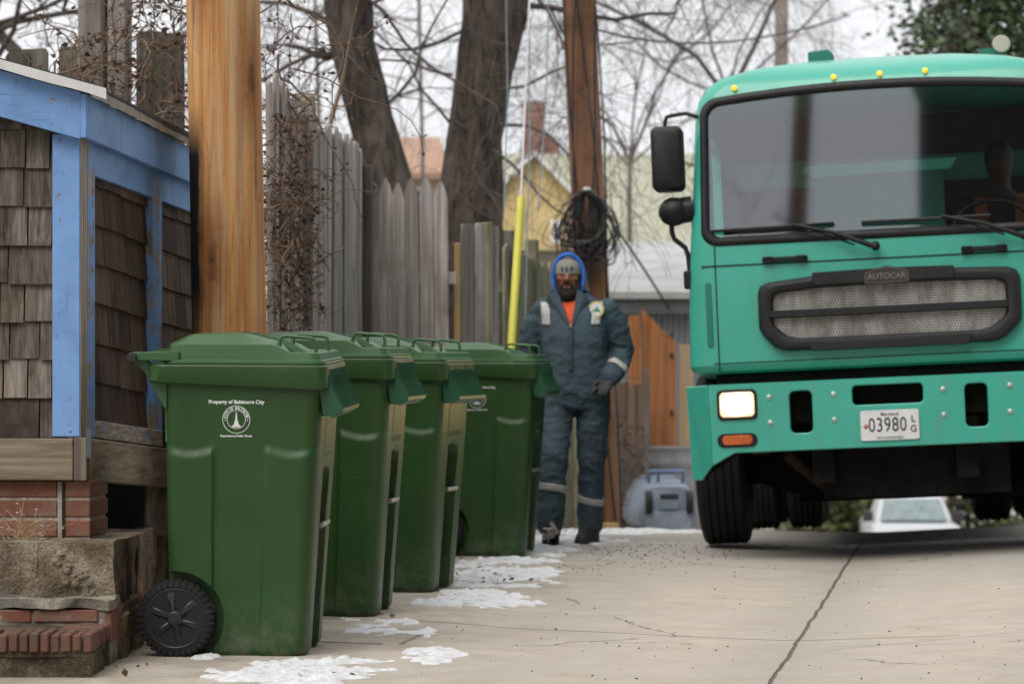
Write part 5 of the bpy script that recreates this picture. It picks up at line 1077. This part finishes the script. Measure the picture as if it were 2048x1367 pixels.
# underside
b = MB(); b.box((-.45,.16,.45),(-.33,8,.78)); b.box((.33,.16,.45),(.45,8,.78)); b.box((-.40,.3,.36),(.62,1.2,.9)); b.box((-.95,.15,.80),(.95,1.7,1.06)); b.box((-.9,1.25,.45),(.9,1.4,.62)); b.tube([(-.95,1.32,.58),(-.6,1.32,.45),(.6,1.32,.45),(.95,1.32,.58)], .07, 10); b.box((-.6,2.0,.32),(.9,5.0,.9)); b.cyl((-.9,5.6,.6),(.9,5.6,.6),.12,12); b.ball((0,5.6,.58),(.26,.26,.26),14,10); b.box((.42,5.1,.25),(1.02,5.13,.95)); b.box((-.45,5.1,.55),(.45,5.13,.95)); b.build('chassis', M['under'], TK)
b = MB(); b.tube([(-.62,1.0,.62),(-.5,1.1,.5),(-.4,1.2,.42)], .04, 8); b.build('steering_link', M['rust'], TK, bevel=.01)
def twheel(x, y, zb, r=.50, w=.29, name='wheel'):
    t = MB(); pr_ = [(.26,-w/2+.02),(r*.85,-w/2),(r*.96,-w/2+.015)]
    for k in range(5):
        y0 = -w/2+.03+k*(w-.06)/5; y1_ = y0+(w-.06)/5; pr_ += [(r,y0+.006),(r,y1_-.006),(r-.014,y1_-.005),(r-.014,y1_+.005)]
    pr_ = pr_[:-2]+[(r*.96,w/2-.015),(r*.85,w/2),(.26,w/2-.02)]; t.lathe(pr_, (0,0,0), 'x', 56); o = t.build(name, M['ttyre'], TK, smooth=35); o.location = (x, y, zb+r)
    h = MB(); h.lathe([(.02,-.06),(.1,-.06),(.12,-.02),(.24,.0),(.27,-w/2+.03),(.27,w/2-.03),(.24,.02),(.02,.02)], (0,0,0), 'x', 28); h.build('rim', plain('wheel_steel', (.20,.20,.19), .6, .3, 9), o, smooth=40)
twheel(-1.0,1.32,.105); twheel(.98,1.32,.105)
for y, zb in ((5.55,.082),(6.9,.09)):
    for x in (-1.0,-.69,.64,.95): twheel(x, y, zb, w=.26)

# driver behind the windshield
DR = thing('person', 'driver in dark jacket and orange vest sitting behind the windshield', 'person', (0,0,0)); Mt = TK.matrix_basis
bpy.context.view_layer.update(); Mt = TK.matrix_world; DR.location = Mt @ V((.66,1.12,1.52)); DR.rotation_euler = TK.rotation_euler
b = MB(); b.loft([[V((a*math.cos(6.2832*j/20), b_*math.sin(6.2832*j/20)+yy, z)) for j in range(20)] for z, a, b_, yy in ((-.1,.17,.13,.06),(.1,.19,.14,.05),(.35,.21,.13,.02),(.47,.20,.11,0),(.53,.10,.09,-.01),(.56,.06,.06,-.02),(.62,.06,.06,-.02))])
for s in (-1, 1): b.limb([(s*.21,0,.46),(s*.27,-.12,.22),(s*.16,-.42,.22)], [.07,.055,.04]); b.limb([(s*.09,.05,-.05),(s*.11,-.4,-.02),(s*.11,-.45,-.2)], [.09,.075,.06])
b.ball((0,-.03,.70),(.078,.098,.118),18,14); b.ball((0,-.125,.68),(.016,.018,.022),8,6); N = NT('driver_colours'); X, Y, Zz = N.sep(); o = b.build('body', N.out(N.mix(N.rng(Zz,.55,.56), (.008,.009,.014), (.035,.018,.011)), .8), DR); o.parent = None; fuse(o, .018, 3); o.parent = DR
c = MB(); c.ball((0,-.02,.74),(.085,.105,.10),16,12); c.build('cap', plain('navy_cap', (.012,.015,.03), .8), DR, smooth=60)
c = MB()
for s in (-1,1): c.hexa([V(p) for p in ((s*.15,-.15,.12),(s*.07,-.16,.12),(s*.07,-.10,.12),(s*.15,-.10,.12),(s*.15,-.14,.5),(s*.08,-.13,.5),(s*.08,-.0,.53),(s*.15,.0,.53))])
c.build('vest', plain('orange_vest', (.16,.04,.015), .8), DR)
st_ = MB(); st_.tube([(.60+.22*math.cos(a), .70+.06*math.sin(a), 1.83+.16*math.sin(a)) for a in [6.2832*k/28 for k in range(29)]], .014, 8); st_.tube([(.38,.70,1.83),(.82,.70,1.83)], .016, 6); st_.tube([(.6,.70,1.83),(.6,.5,1.65)], .02, 8); st_.build('steering_wheel', M['rubber'], TK, smooth=60)

# what the windshield mirrors: a dark brick house and a pole behind the photographer
RH = thing('offscreen_brick_house', 'dark brick row house behind the photographer mirrored in the windshield', 'house', (3.75,-9,0))
M['dbrick'] = brickmat('dark_brick', (.05,.03,.025), (.035,.025,.02), (.04,.035,.03))
MB().box((-5.2,-7,-.6),(6,0,13)).build('wall', M['dbrick'], RH); MB().prism([(-5.5,13),(6.3,13),(.4,16)], 'y', -7.3, .3).build('roof', plain('dark_roof', (.03,.03,.03), .9), RH)
for x in (-3.6,-.4,2.8):
    for z in (1.2,4.6,8.0): f_ = MB().box((x-.6,-.05,z),(x+.6,.04,z+1.7)).build('window', plain('sash', (.25,.25,.25), .6), RH); MB().box((x-.5,.03,z+.1),(x+.5,.06,z+1.6)).build('pane', plain('pane_d', (.02,.025,.03), .1), f_)
SHADE_HOUSE = thing('offscreen_brick_house', 'unseen brick house added on the right of the alley to shade carts and shed side', 'house', (4.3,2,0))  # out-of-view block, added to cut the light coming from the right
MB().box((0,-5,-.6),(8,9.5,12)).build('wall', M['dbrick'], SHADE_HOUSE); MB().prism([(-.4,12),(8.4,12),(4,14.5)], 'y', -5.3, 9.8).build('roof', plain('dark_roof2', (.03,.03,.03), .9), SHADE_HOUSE)
for y in (-3,1,5):
    for z in (1.2,4.6): f_ = MB().box((-.05,y,z),(.04,y+1.1,z+1.7)).build('window', plain('sash2', (.25,.25,.25), .6), SHADE_HOUSE); MB().box((-.07,y+.1,z+.1),(.0,y+1.0,z+1.6)).build('pane', plain('pane_d2', (.02,.025,.03), .1), f_)
RP = thing('utility_pole', 'utility pole behind the photographer mirrored as a dark bar in the windshield', 'utility pole', (-4.2,-13,-.3)); b = MB(); b.tube([(0,0,-.2),(.1,0,8),(.35,0,15),(.8,0,22)], [.17,.16,.15,.14], 16); b.build('shaft', M['brown_pole'], RP, smooth=60)

for i, (a_, b_, sag, lab) in enumerate(((V((-4.3,-13,12)), V((4,-3.5,6.5)), .6, 'cable running from the mirrored pole to the brick house behind the photographer'), (V((-4.3,-13,11)), V((-9,-2,7.5)), .8, 'cable sagging leftwards from the mirrored pole behind the photographer'))):
    w = MB(); w.tube([(a_+(b_-a_)*t-V((0,0,sag*4*t*(1-t))))-a_ for t in [k/16 for k in range(17)]], .03, 6); o = w.build('overhead_cable', M['rubber']); o.location = a_; tag(o, lab, 'cable')
tree('bare tree behind the photographer mirrored faintly in the windshield', [V((-6.2,-9,-.4)), V((-6.1,-9,3)), V((-5.9,-9,7)), V((-5.8,-9,11))], [.22,.18,.13,.08], [(V((-6,-9,5)), V((.7,0,.8)), 3, .06), (V((-5.9,-9,6)), V((-.8,0,.8)), 3, .06), (V((-5.9,-9,7.5)), V((.8,.1,.5)), 3, .05), (V((-5.8,-9,9)), V((-.5,0,1)), 3, .05)], M['bark'], M['twig'], 71, depth=3, nsub=4, rmin=.006)
# ---------------------------------------------------------------- the worker walking towards the carts
PS = thing('person', 'worker in dark blue coverall, grey beanie and blue hood walking along the fence', 'person', (wx(1150,17.8), 17.8, gz(wx(1150,17.8),17.8)), (0,0,R(-7)))
HX = -.036
def ell(z, cx, cy, a, b_, n=28, p=2.4): return [V((cx+a*math.copysign(abs(math.cos(t))**(2/p), math.cos(t)), cy+b_*math.copysign(abs(math.sin(t))**(2/p), math.sin(t)), z)) for t in [6.28318*j/n for j in range(n)]]
LEGS = (([(-.105,.0,.90),(-.112,-.06,.70),(-.112,-.16,.51),(-.122,-.17,.30),(-.126,-.18,.130)], [(.110,.12),(.102,.110),(.086,.090),(.080,.085),(.082,.09)]),
        ([(.105,.0,.90),(.106,.02,.70),(.092,.06,.48),(.080,.12,.28),(.072,.16,.085)], [(.110,.12),(.100,.11),(.084,.088),(.076,.084),(.074,.086)]))
ARMS = (([(-.190,.0,1.380),(-.252,.02,1.26),(-.278,.05,1.13),(-.268,.0,1.02),(-.252,-.05,.93)], [.074,.077,.070,.062,.056]),
        ([(.188,.0,1.380),(.246,.02,1.26),(.272,.045,1.14),(.262,-.03,1.05),(.228,-.105,.990)], [.074,.079,.074,.066,.058]))
# body: one continuous skin surface, mostly hidden under the clothing
b = MB(); b.loft([ell(z, cx, cy, a, d) for z, cx, cy, a, d in ((.86,0,0,.16,.13),(1.0,0,0,.17,.14),(1.2,0,-.01,.175,.14),(1.34,-.005,.01,.17,.095),(1.40,-.01,.01,.14,.07),(1.44,-.015,.005,.10,.065),(1.47,-.02,-.005,.062,.062),(1.54,HX,-.02,.06,.062))])
for P, r in LEGS: b.limb(P, [(x*.75, y*.75) for x, y in r])
for P, r in ARMS: b.limb(P, [x*.7 for x in r])
b.ball((HX,-.030,1.585),(.072,.092,.116),26,20); b.ball((HX,-.058,1.535),(.058,.062,.066),20,14)
b.ball((HX,-.128,1.563),(.018,.020,.017),12,8); b.limb([(HX,-.118,1.600),(HX,-.128,1.572)],[.011,.014]); 
for s in (-1,1): b.ball((HX+s*.012,-.122,1.560),(.012,.012,.010),8,6); b.ball((HX+s*.043,-.092,1.568),(.024,.022,.020),10,8); b.ball((HX+s*.072,-.02,1.57),(.012,.024,.032),10,8)
b.limb([(HX-.038,-.102,1.604),(HX+.038,-.102,1.604)],[.009,.009])
o = b.build('body', plain('dark_skin', (.215,.085,.046), .5, .25, 18), PS); o.parent = None; fuse(o, .0095, 2, .4); o.parent = PS
f_ = MB()
for s in (-1,1): f_.ball((HX+s*.031,-.106,1.581),(.010,.008,.005),10,8)
f_.build('eyes', plain('eye_dark', (.05,.035,.03), .2), PS, smooth=60)
f_ = MB(); f_.limb([(HX-.020,-.120,1.521),(HX,-.129,1.523),(HX+.020,-.120,1.521)],[(.008,.006),(.009,.008),(.008,.006)]); f_.limb([(HX-.017,-.118,1.512),(HX,-.128,1.510),(HX+.017,-.118,1.512)],[(.008,.006),(.010,.008),(.008,.006)]); f_.build('lips', plain('lips', (.20,.075,.06), .45), PS, smooth=60)
# beard
b = MB(); b.ball((HX,-.066,1.474),(.070,.064,.060),20,14)
for s in (-1,1): b.limb([(HX+s*.064,-.045,1.575),(HX+s*.060,-.066,1.53),(HX+s*.044,-.090,1.49),(HX,-.108,1.468)],[.014,.022,.030,.029]); b.limb([(HX+s*.034,-.112,1.515),(HX+s*.018,-.124,1.540),(HX,-.128,1.541)],[.011,.008,.007])
o = b.build('beard', plain('black_beard', (.010,.008,.008), .9, .4, 90, bumpd=.004, bs=260), PS); o.parent = None; fuse(o, .006, 3); o.parent = PS
# coverall
b = MB(); b.loft([ell(z, cx, cy, a, d, p=2.5) for z, cx, cy, a, d in ((.80,0,0,.150,.13),(.86,0,0,.195,.155),(.95,0,0,.200,.165),(1.06,0,-.005,.196,.168),(1.12,0,-.008,.196,.168),(1.2,0,-.008,.204,.163),(1.30,0,0,.212,.150),(1.36,-.004,.004,.212,.136),(1.41,-.008,.008,.192,.116),(1.445,-.014,.01,.150,.098),(1.478,-.02,.008,.105,.085))])
for P, r in LEGS: b.limb(P, r, 18)
for P, r in ARMS: b.limb(P, r, 18)
o = b.build('coverall', None or plain('x', (.1,.1,.1)), PS); o.parent = None; fuse(o, .0095, 4, .5)
# neckline: open V down the chest
vc = MB(); vc.prism([(HX-.062,1.60),(HX-.058,1.475),(-.012,1.285),(-.004,1.285),(HX+.070,1.475),(HX+.066,1.60)], 'y', -.3, -.075); cut(o, [vc.build('c', M['black'])])
# wrinkles
me = o.data
for v in me.vertices:
    p = v.co; k = .0065*fbm(p.x*9, p.y*9, p.z*15+3, 4); 
    if p.z < .9: k += .004*math.sin(p.z*40+14*p.x+6*fbm(p.x*6, p.y*6, p.z*3))*(.35+.65*abs(fbm(p.x*4+2, p.y*4, p.z*3)))
    if abs(p.x) > .21: k += .002*math.sin(p.z*60+p.x*25+4*fbm(p.x*7,p.y*7,p.z*4))
    rd = 1-abs(fbm(p.x*7+1.3, p.y*7, p.z*11+4, 3))*2.6; k += .007*max(-.4, rd-.55)*(1.3 if p.z < .95 or abs(p.x) > .2 else .7)
    v.co = p + v.normal*k
N = NT('coverall_cloth'); c = N.mix(N.rng(N.noise(3.5, 5, .65), .35, .7), (.036,.058,.074), (.066,.096,.115)); c = N.mix(N.rng(N.noise(7, 6, .7), .6, .75, 0, .5), c, (.012,.018,.024)); N.bump(N.noise(30, 5, .6), .006); me.materials.clear(); me.materials.append(N.out(c, .85, 0, .2)); shade(o, 180); o.parent = PS; COV = o
bpy.context.view_layer.update()
from mathutils.bvhtree import BVHTree
bmq = bmesh.new(); bmq.from_mesh(me); BV = BVHTree.FromBMesh(bmq)
def drape(name, uv, nu, nv, mat, lift, parent, direction=V((0,1,0))):
    """cloth sheet laid on the coverall: uv(s,t) gives a point in front of it"""
    b = MB(); P = []
    for j in range(nv+1):
        for i in range(nu+1):
            p = uv(i/nu, j/nv); h = BV.ray_cast(p, direction); q = h[0] if h[0] is not None else BV.find_nearest(p)[0]; P.append(q-direction*lift)
    b.add(P, [(j*(nu+1)+i, j*(nu+1)+i+1, (j+1)*(nu+1)+i+1, (j+1)*(nu+1)+i) for j in range(nv) for i in range(nu)]); o = b.build(name, mat, parent, smooth=180); s = o.modifiers.new('s', 'SOLIDIFY'); s.thickness = .003; s.offset = 1; return o
M['refl'] = plain('reflective_tape', (.40,.39,.38), .5, .15, 20)
for x0, x1_ in ((-.188,-.132),(.108,.160)): drape('shoulder_tape', lambda s, t, a=x0, c=x1_: V((a+(c-a)*s-(.010*t if a < 0 else -.012*t), -.4, 1.295+.135*t)), 4, 14, M['refl'], .004, PS)
def band(name, c, ax, r, w, mat):        # tape wrapped right round a limb
    c = V(c); ax = V(ax).normalized(); u = ax.orthogonal().normalized(); v = ax.cross(u); b = MB(); n = 28; rows = []
    for k in (-.5, -.17, .17, .5):
        row = []
        for j in range(n):
            d = u*math.cos(6.2832*j/n)+v*math.sin(6.2832*j/n); o_ = c+ax*w*k; h = BV.ray_cast(o_, d, r*1.6); q = h[0] if h[0] is not None else o_+d*r*.9; row.append(q+d*.004)
        rows.append(row)
    b.loft(rows, cap=False); o = b.build(name, mat, PS, smooth=180); s = o.modifiers.new('s', 'SOLIDIFY'); s.thickness = .003; s.offset = 1
band('leg_tape', (-.120,-.167,.335), (.12,.1,1), .10, .042, M['refl']); band('leg_tape', (.079,.125,.262), (.25,-.2,1), .10, .042, M['refl'])
band('cuff_tape', (.256,-.045,1.034), (.45,.6,.7), .075, .036, M['refl']); band('cuff_tape', (-.272,-.03,.975), (-.3,.5,.9), .075, .036, M['refl'])
# collar flaps, zip placket, breast seams
def flap(s):
    pts = [(HX+s*.060,1.505),(HX+s*.112,1.470),(HX+s*.128,1.432),(HX+s*.098,1.400),(s*.012-.008,1.285),(s*.001-.008,1.285)]
    b = MB(); n = len(pts); q = []
    for x, z in pts:
        h = BV.ray_cast(V((x,-.4,z)), V((0,1,0))); y = (h[0].y if h[0] is not None and h[0].y < -.06 else -.100)-.010; q.append(V((x,y,z)))
    b.add(q+[p+V((0,.012,.0)) for p in q], [list(range(n)), list(range(2*n-1,n-1,-1))]+[(i,(i+1)%n,(i+1)%n+n,i+n) for i in range(n)]); b.build('collar', N.mat, PS, bevel=.003)
flap(-1); flap(1)
b = MB(); b.limb([(-.085+HX,.03,1.475),(-.09+HX,-.03,1.50)],[.02,.016]); b.limb([(.095+HX,.03,1.475),(.09+HX,-.03,1.50)],[.02,.016]); b.limb([(-.09+HX,.03,1.48),(HX,.085,1.49),(.095+HX,.03,1.48)],[.024,.024,.024]); b.build('collar_band', N.mat, PS, smooth=60)
drape('zip_placket', lambda s, t: V((-.022+.03*s, -.4, 1.02+.26*t)), 2, 16, plain('placket', (.03,.048,.062), .8), .004, PS)
zp = MB(); zp.ball((-.008,-.172,1.283),(.008,.006,.012),8,6); zp.build('zip_pull', plain('brass', (.45,.35,.18), .4, .1, 9, .6), PS)
for x0, x1_ in (): drape('pocket_flap', lambda s, t, a=x0, c=x1_: V((a+(c-a)*s, -.4, 1.262+.028*t)), 5, 2, N.mat, .005, PS)
# orange shirt in the V
b = MB(); q = [(HX-.072,-.070,1.47),(HX+.078,-.070,1.47),(.012,-.135,1.28),(-.026,-.135,1.28)]; b.loft([ell(z, cx, cy, a, d, 20) for z, cx, cy, a, d in ((1.22,-.008,-.04,.10,.115),(1.30,-.010,-.024,.13,.118),(1.36,-.014,-.018,.13,.112),(1.41,-.02,-.012,.12,.100),(1.445,-.028,-.01,.10,.088),(1.485,HX,-.012,.078,.080))]); b.build('shirt', plain('orange_shirt', (.66,.085,.022), .8, .15, 14), PS, smooth=60)
# round shoulder patch: yellow ring, white field, green hill under a blue shape
h = BV.ray_cast(V((.136,-.4,1.385)), V((0,1,0))); pc = h[0]-V((0,.012,0)); nrm = h[1]; Rm = nrm.to_track_quat('Z', 'Y').to_matrix().to_4x4(); PM = Matrix.Translation(pc) @ Matrix.Rotation(R(90)-.25, 4, 'X')
def disc(r, z0, z1): b = MB(); b.v = []; b.loft([[PM @ V((r*math.cos(6.2832*k/32), r*math.sin(6.2832*k/32)*1.08, z)) for k in range(32)] for z in (z0, z1)]); return b
pt = disc(.047,-.006,.0).build('shoulder_patch', plain('patch_yellow', (.50,.40,.08), .7), PS); disc(.037,.0,.002).build('patch_field', plain('patch_white', (.58,.60,.60), .7), pt)
b = MB(); b.add([PM @ V((x,y,.0035)) for x, y in ((-.03,-.016),(.03,-.016),(.02,-.004),(.008,.004),(-.012,.0),(-.022,-.006))], [list(range(6))]); b.build('patch_hill', plain('patch_green', (.06,.22,.05), .7), pt)
b = MB(); b.add([PM @ V((x,y,.003)) for x, y in ((-.004,.0),(.016,.0),(.006,.024))], [(0,1,2)]); b.build('patch_tower', plain('patch_blue', (.05,.18,.45), .7), pt)
# hood and beanie
blu = plain('hood_blue', (.030,.145,.56), .85, .2, 14, bumpd=.004, bs=30); b = MB(); rings = []
for k, (z, a, d, cy) in enumerate(((1.40,.105,.085,.02),(1.45,.102,.10,.02),(1.50,.103,.112,.02),(1.56,.112,.120,.015),(1.62,.111,.122,.012),(1.67,.098,.112,.01),(1.705,.072,.09,.005),(1.728,.044,.058,.0),(1.738,.014,.02,.0))): rings.append(ell(z, HX+.003, cy, a, d, 32, 2.1))
b.loft(rings); o = b.build('hood', blu, PS); o.parent = None
c = MB(); c.loft([[V((x, y, z)) for x, z in [(HX+.001+ (.080 if z_ is None else .080)*math.cos(t)*k, 1.575+.122*math.sin(t)*k) for t, z_ in [(6.2832*j/32, None) for j in range(32)]]] for y, k in ((-.25,1.06),(-.06,1.0),(.02,.94),(.10,.70))]); c.box((HX-.052,-.3,1.36),(HX+.056,-.03,1.50)); cut(o, [c.build('c', blu)]); shade(o, 60); o.parent = PS
b = MB(); b.tube([(HX+.001+.092*math.cos(t), -.072+.035*abs(math.cos(t))-.012, 1.575+.135*math.sin(t)) for t in [R(-62+304*j/36) for j in range(37)]], .0135, 10); b.build('hood_edge', blu, PS, smooth=60)
b = MB(); b.loft([ell(z, HX, cy, a, d, 28, 2.1) for z, a, d, cy in ((1.594,.079,.098,-.030),(1.62,.079,.098,-.03),(1.645,.076,.094,-.028),(1.668,.066,.082,-.024),(1.687,.048,.06,-.02),(1.697,.022,.03,-.02))]); bn = b.build('beanie', plain('grey_knit', (.22,.21,.19), .9, .15, 30, bumpd=.003, bs=160), PS, smooth=60)
tm = []
for i, ch_ in enumerate('SSP'):
    a = R(-20+20*i); tm.append(text('t', ch_, .036, M['black'], None, Matrix.Translation((HX+.081*math.sin(a)*1.0, -.030-.100*math.cos(a), 1.620)) @ Matrix.Rotation(a, 4, 'Z') @ Matrix.Rotation(R(90), 4, 'X'), .0015, .001))
join_meshes('beanie_lettering', tm, plain('navy_thread', (.03,.045,.13), .8), bn)
# gloves: palm, five bent fingers
def glove(wr, el, s):
    wr, el = V(wr), V(el); d = (wr-el).normalized(); side = V((s,0,0)); side = (side-d*side.dot(d)).normalized(); out = d.cross(side).normalized()
    if out.y > 0: out = -out                # back of the hand faces the viewer
    b = MB(); b.limb([wr-d*.03, wr+d*.02, wr+d*.075],[(.034,.028),(.040,.024),(.043,.022)], 14); tips = []
    # fingers run on from the knuckles and curl away from the viewer
    for k, (o_, L) in enumerate(((-.030,.072),(-.010,.080),(.011,.076),(.030,.060))):
        p = wr+d*.082+side*o_*s*1; p1 = p+d*L*.42+out*.006; p2 = p1+(d*.75-out*.65).normalized()*L*.34; p3 = p2+(d*.25-out*.95).normalized()*L*.30
        if k == 0: p1 = p+(d*.95-side*s*.3)*L*.45; p2 = p1+(d*.9-side*s*.35-out*.2).normalized()*L*.38; p3 = p2+(d*.8-side*s*.3-out*.5).normalized()*L*.30
        b.limb([p-d*.02, p, p1, p2, p3],[.011,.0115,.0105,.010,.009], 10)
    t0 = wr+d*.03-side*s*.032; b.limb([t0, t0+(d*.5-side*s*.75+out*.1).normalized()*.032, t0+(d*.8-side*s*.55).normalized()*.062, t0+(d*.95-side*s*.25).normalized()*.088],[.015,.014,.012,.010], 10)
    o = b.build('glove', plain('charcoal_glove', (.022,.022,.026), .7, .3, 25, bumpd=.002, bs=120), PS); o.parent = None; fuse(o, .0042, 2, .4); o.parent = PS
glove((.220,-.118,.970), (.262,-.03,1.035), 1); glove((-.258,-.058,.905), (-.270,-.02,.98), -1)
# boots
def boot(heel, yaw, pitch, z):
    b = MB(); prof_ = [(-.055,.045),(-.05,.048),(.02,.05),(.09,.046),(.16,.05),(.205,.040),(.232,.018)]; up = [.085,.13,.125,.10,.078,.066,.045]; rings = []
    Mx = Matrix.Translation((heel[0], heel[1], z)) @ Matrix.Rotation(yaw, 4, 'Z') @ Matrix.Rotation(-pitch, 4, 'X')
    for (y, w), h in zip(prof_, up): rings.append([Mx @ V((x, -y, zz)) for x, zz in [(w*math.cos(t), .028+(h-.028)*math.sin(t)) if math.sin(t) >= 0 else (w*math.cos(t), .028+.022*math.sin(t)) for t in [6.2832*j/18 for j in range(18)]]])
    b.loft(rings); b.limb([Mx @ V((0,.02,.09)), Mx @ V((0,.02,.17))],[.052,.055]); o = b.build('boot', plain('black_boot', (.022,.019,.018), .7, .4, 18), PS, smooth=60)
    s = MB(); rg = []
    for zz in (0, .026): rg.append([Mx @ V((x, -y, zz)) for y, x in [(yy, ww) for yy, ww in ((-.062,.03),(-.05,.048),(.02,.050),(.09,.047),(.16,.053),(.21,.044),(.238,.018))]+[(yy, -ww) for yy, ww in ((.238,.018),(.21,.044),(.16,.053),(.09,.047),(.02,.050),(-.05,.048),(-.062,.03))]])
    s.loft(rg); so = s.build('sole', plain('boot_sole', (.03,.027,.025), .85, .3, 20), o, bevel=.003); return Mx, o
boot((.074,.15), R(-8), R(0), .0); Mx, bo = boot((-.126,-.185), R(10), R(26), .012)
s = MB(); rn = random.Random(9)
for _ in range(60): p = V((rn.gauss(-.004,.018), -.15-rn.gauss(0,.045), -.004)); s.ball(Mx @ p, (.012,.012,.008), 7, 5)
s.build('caked_snow', plain('dirty_snow', (.55,.51,.46), .8, .25, 40), bo, smooth=60)
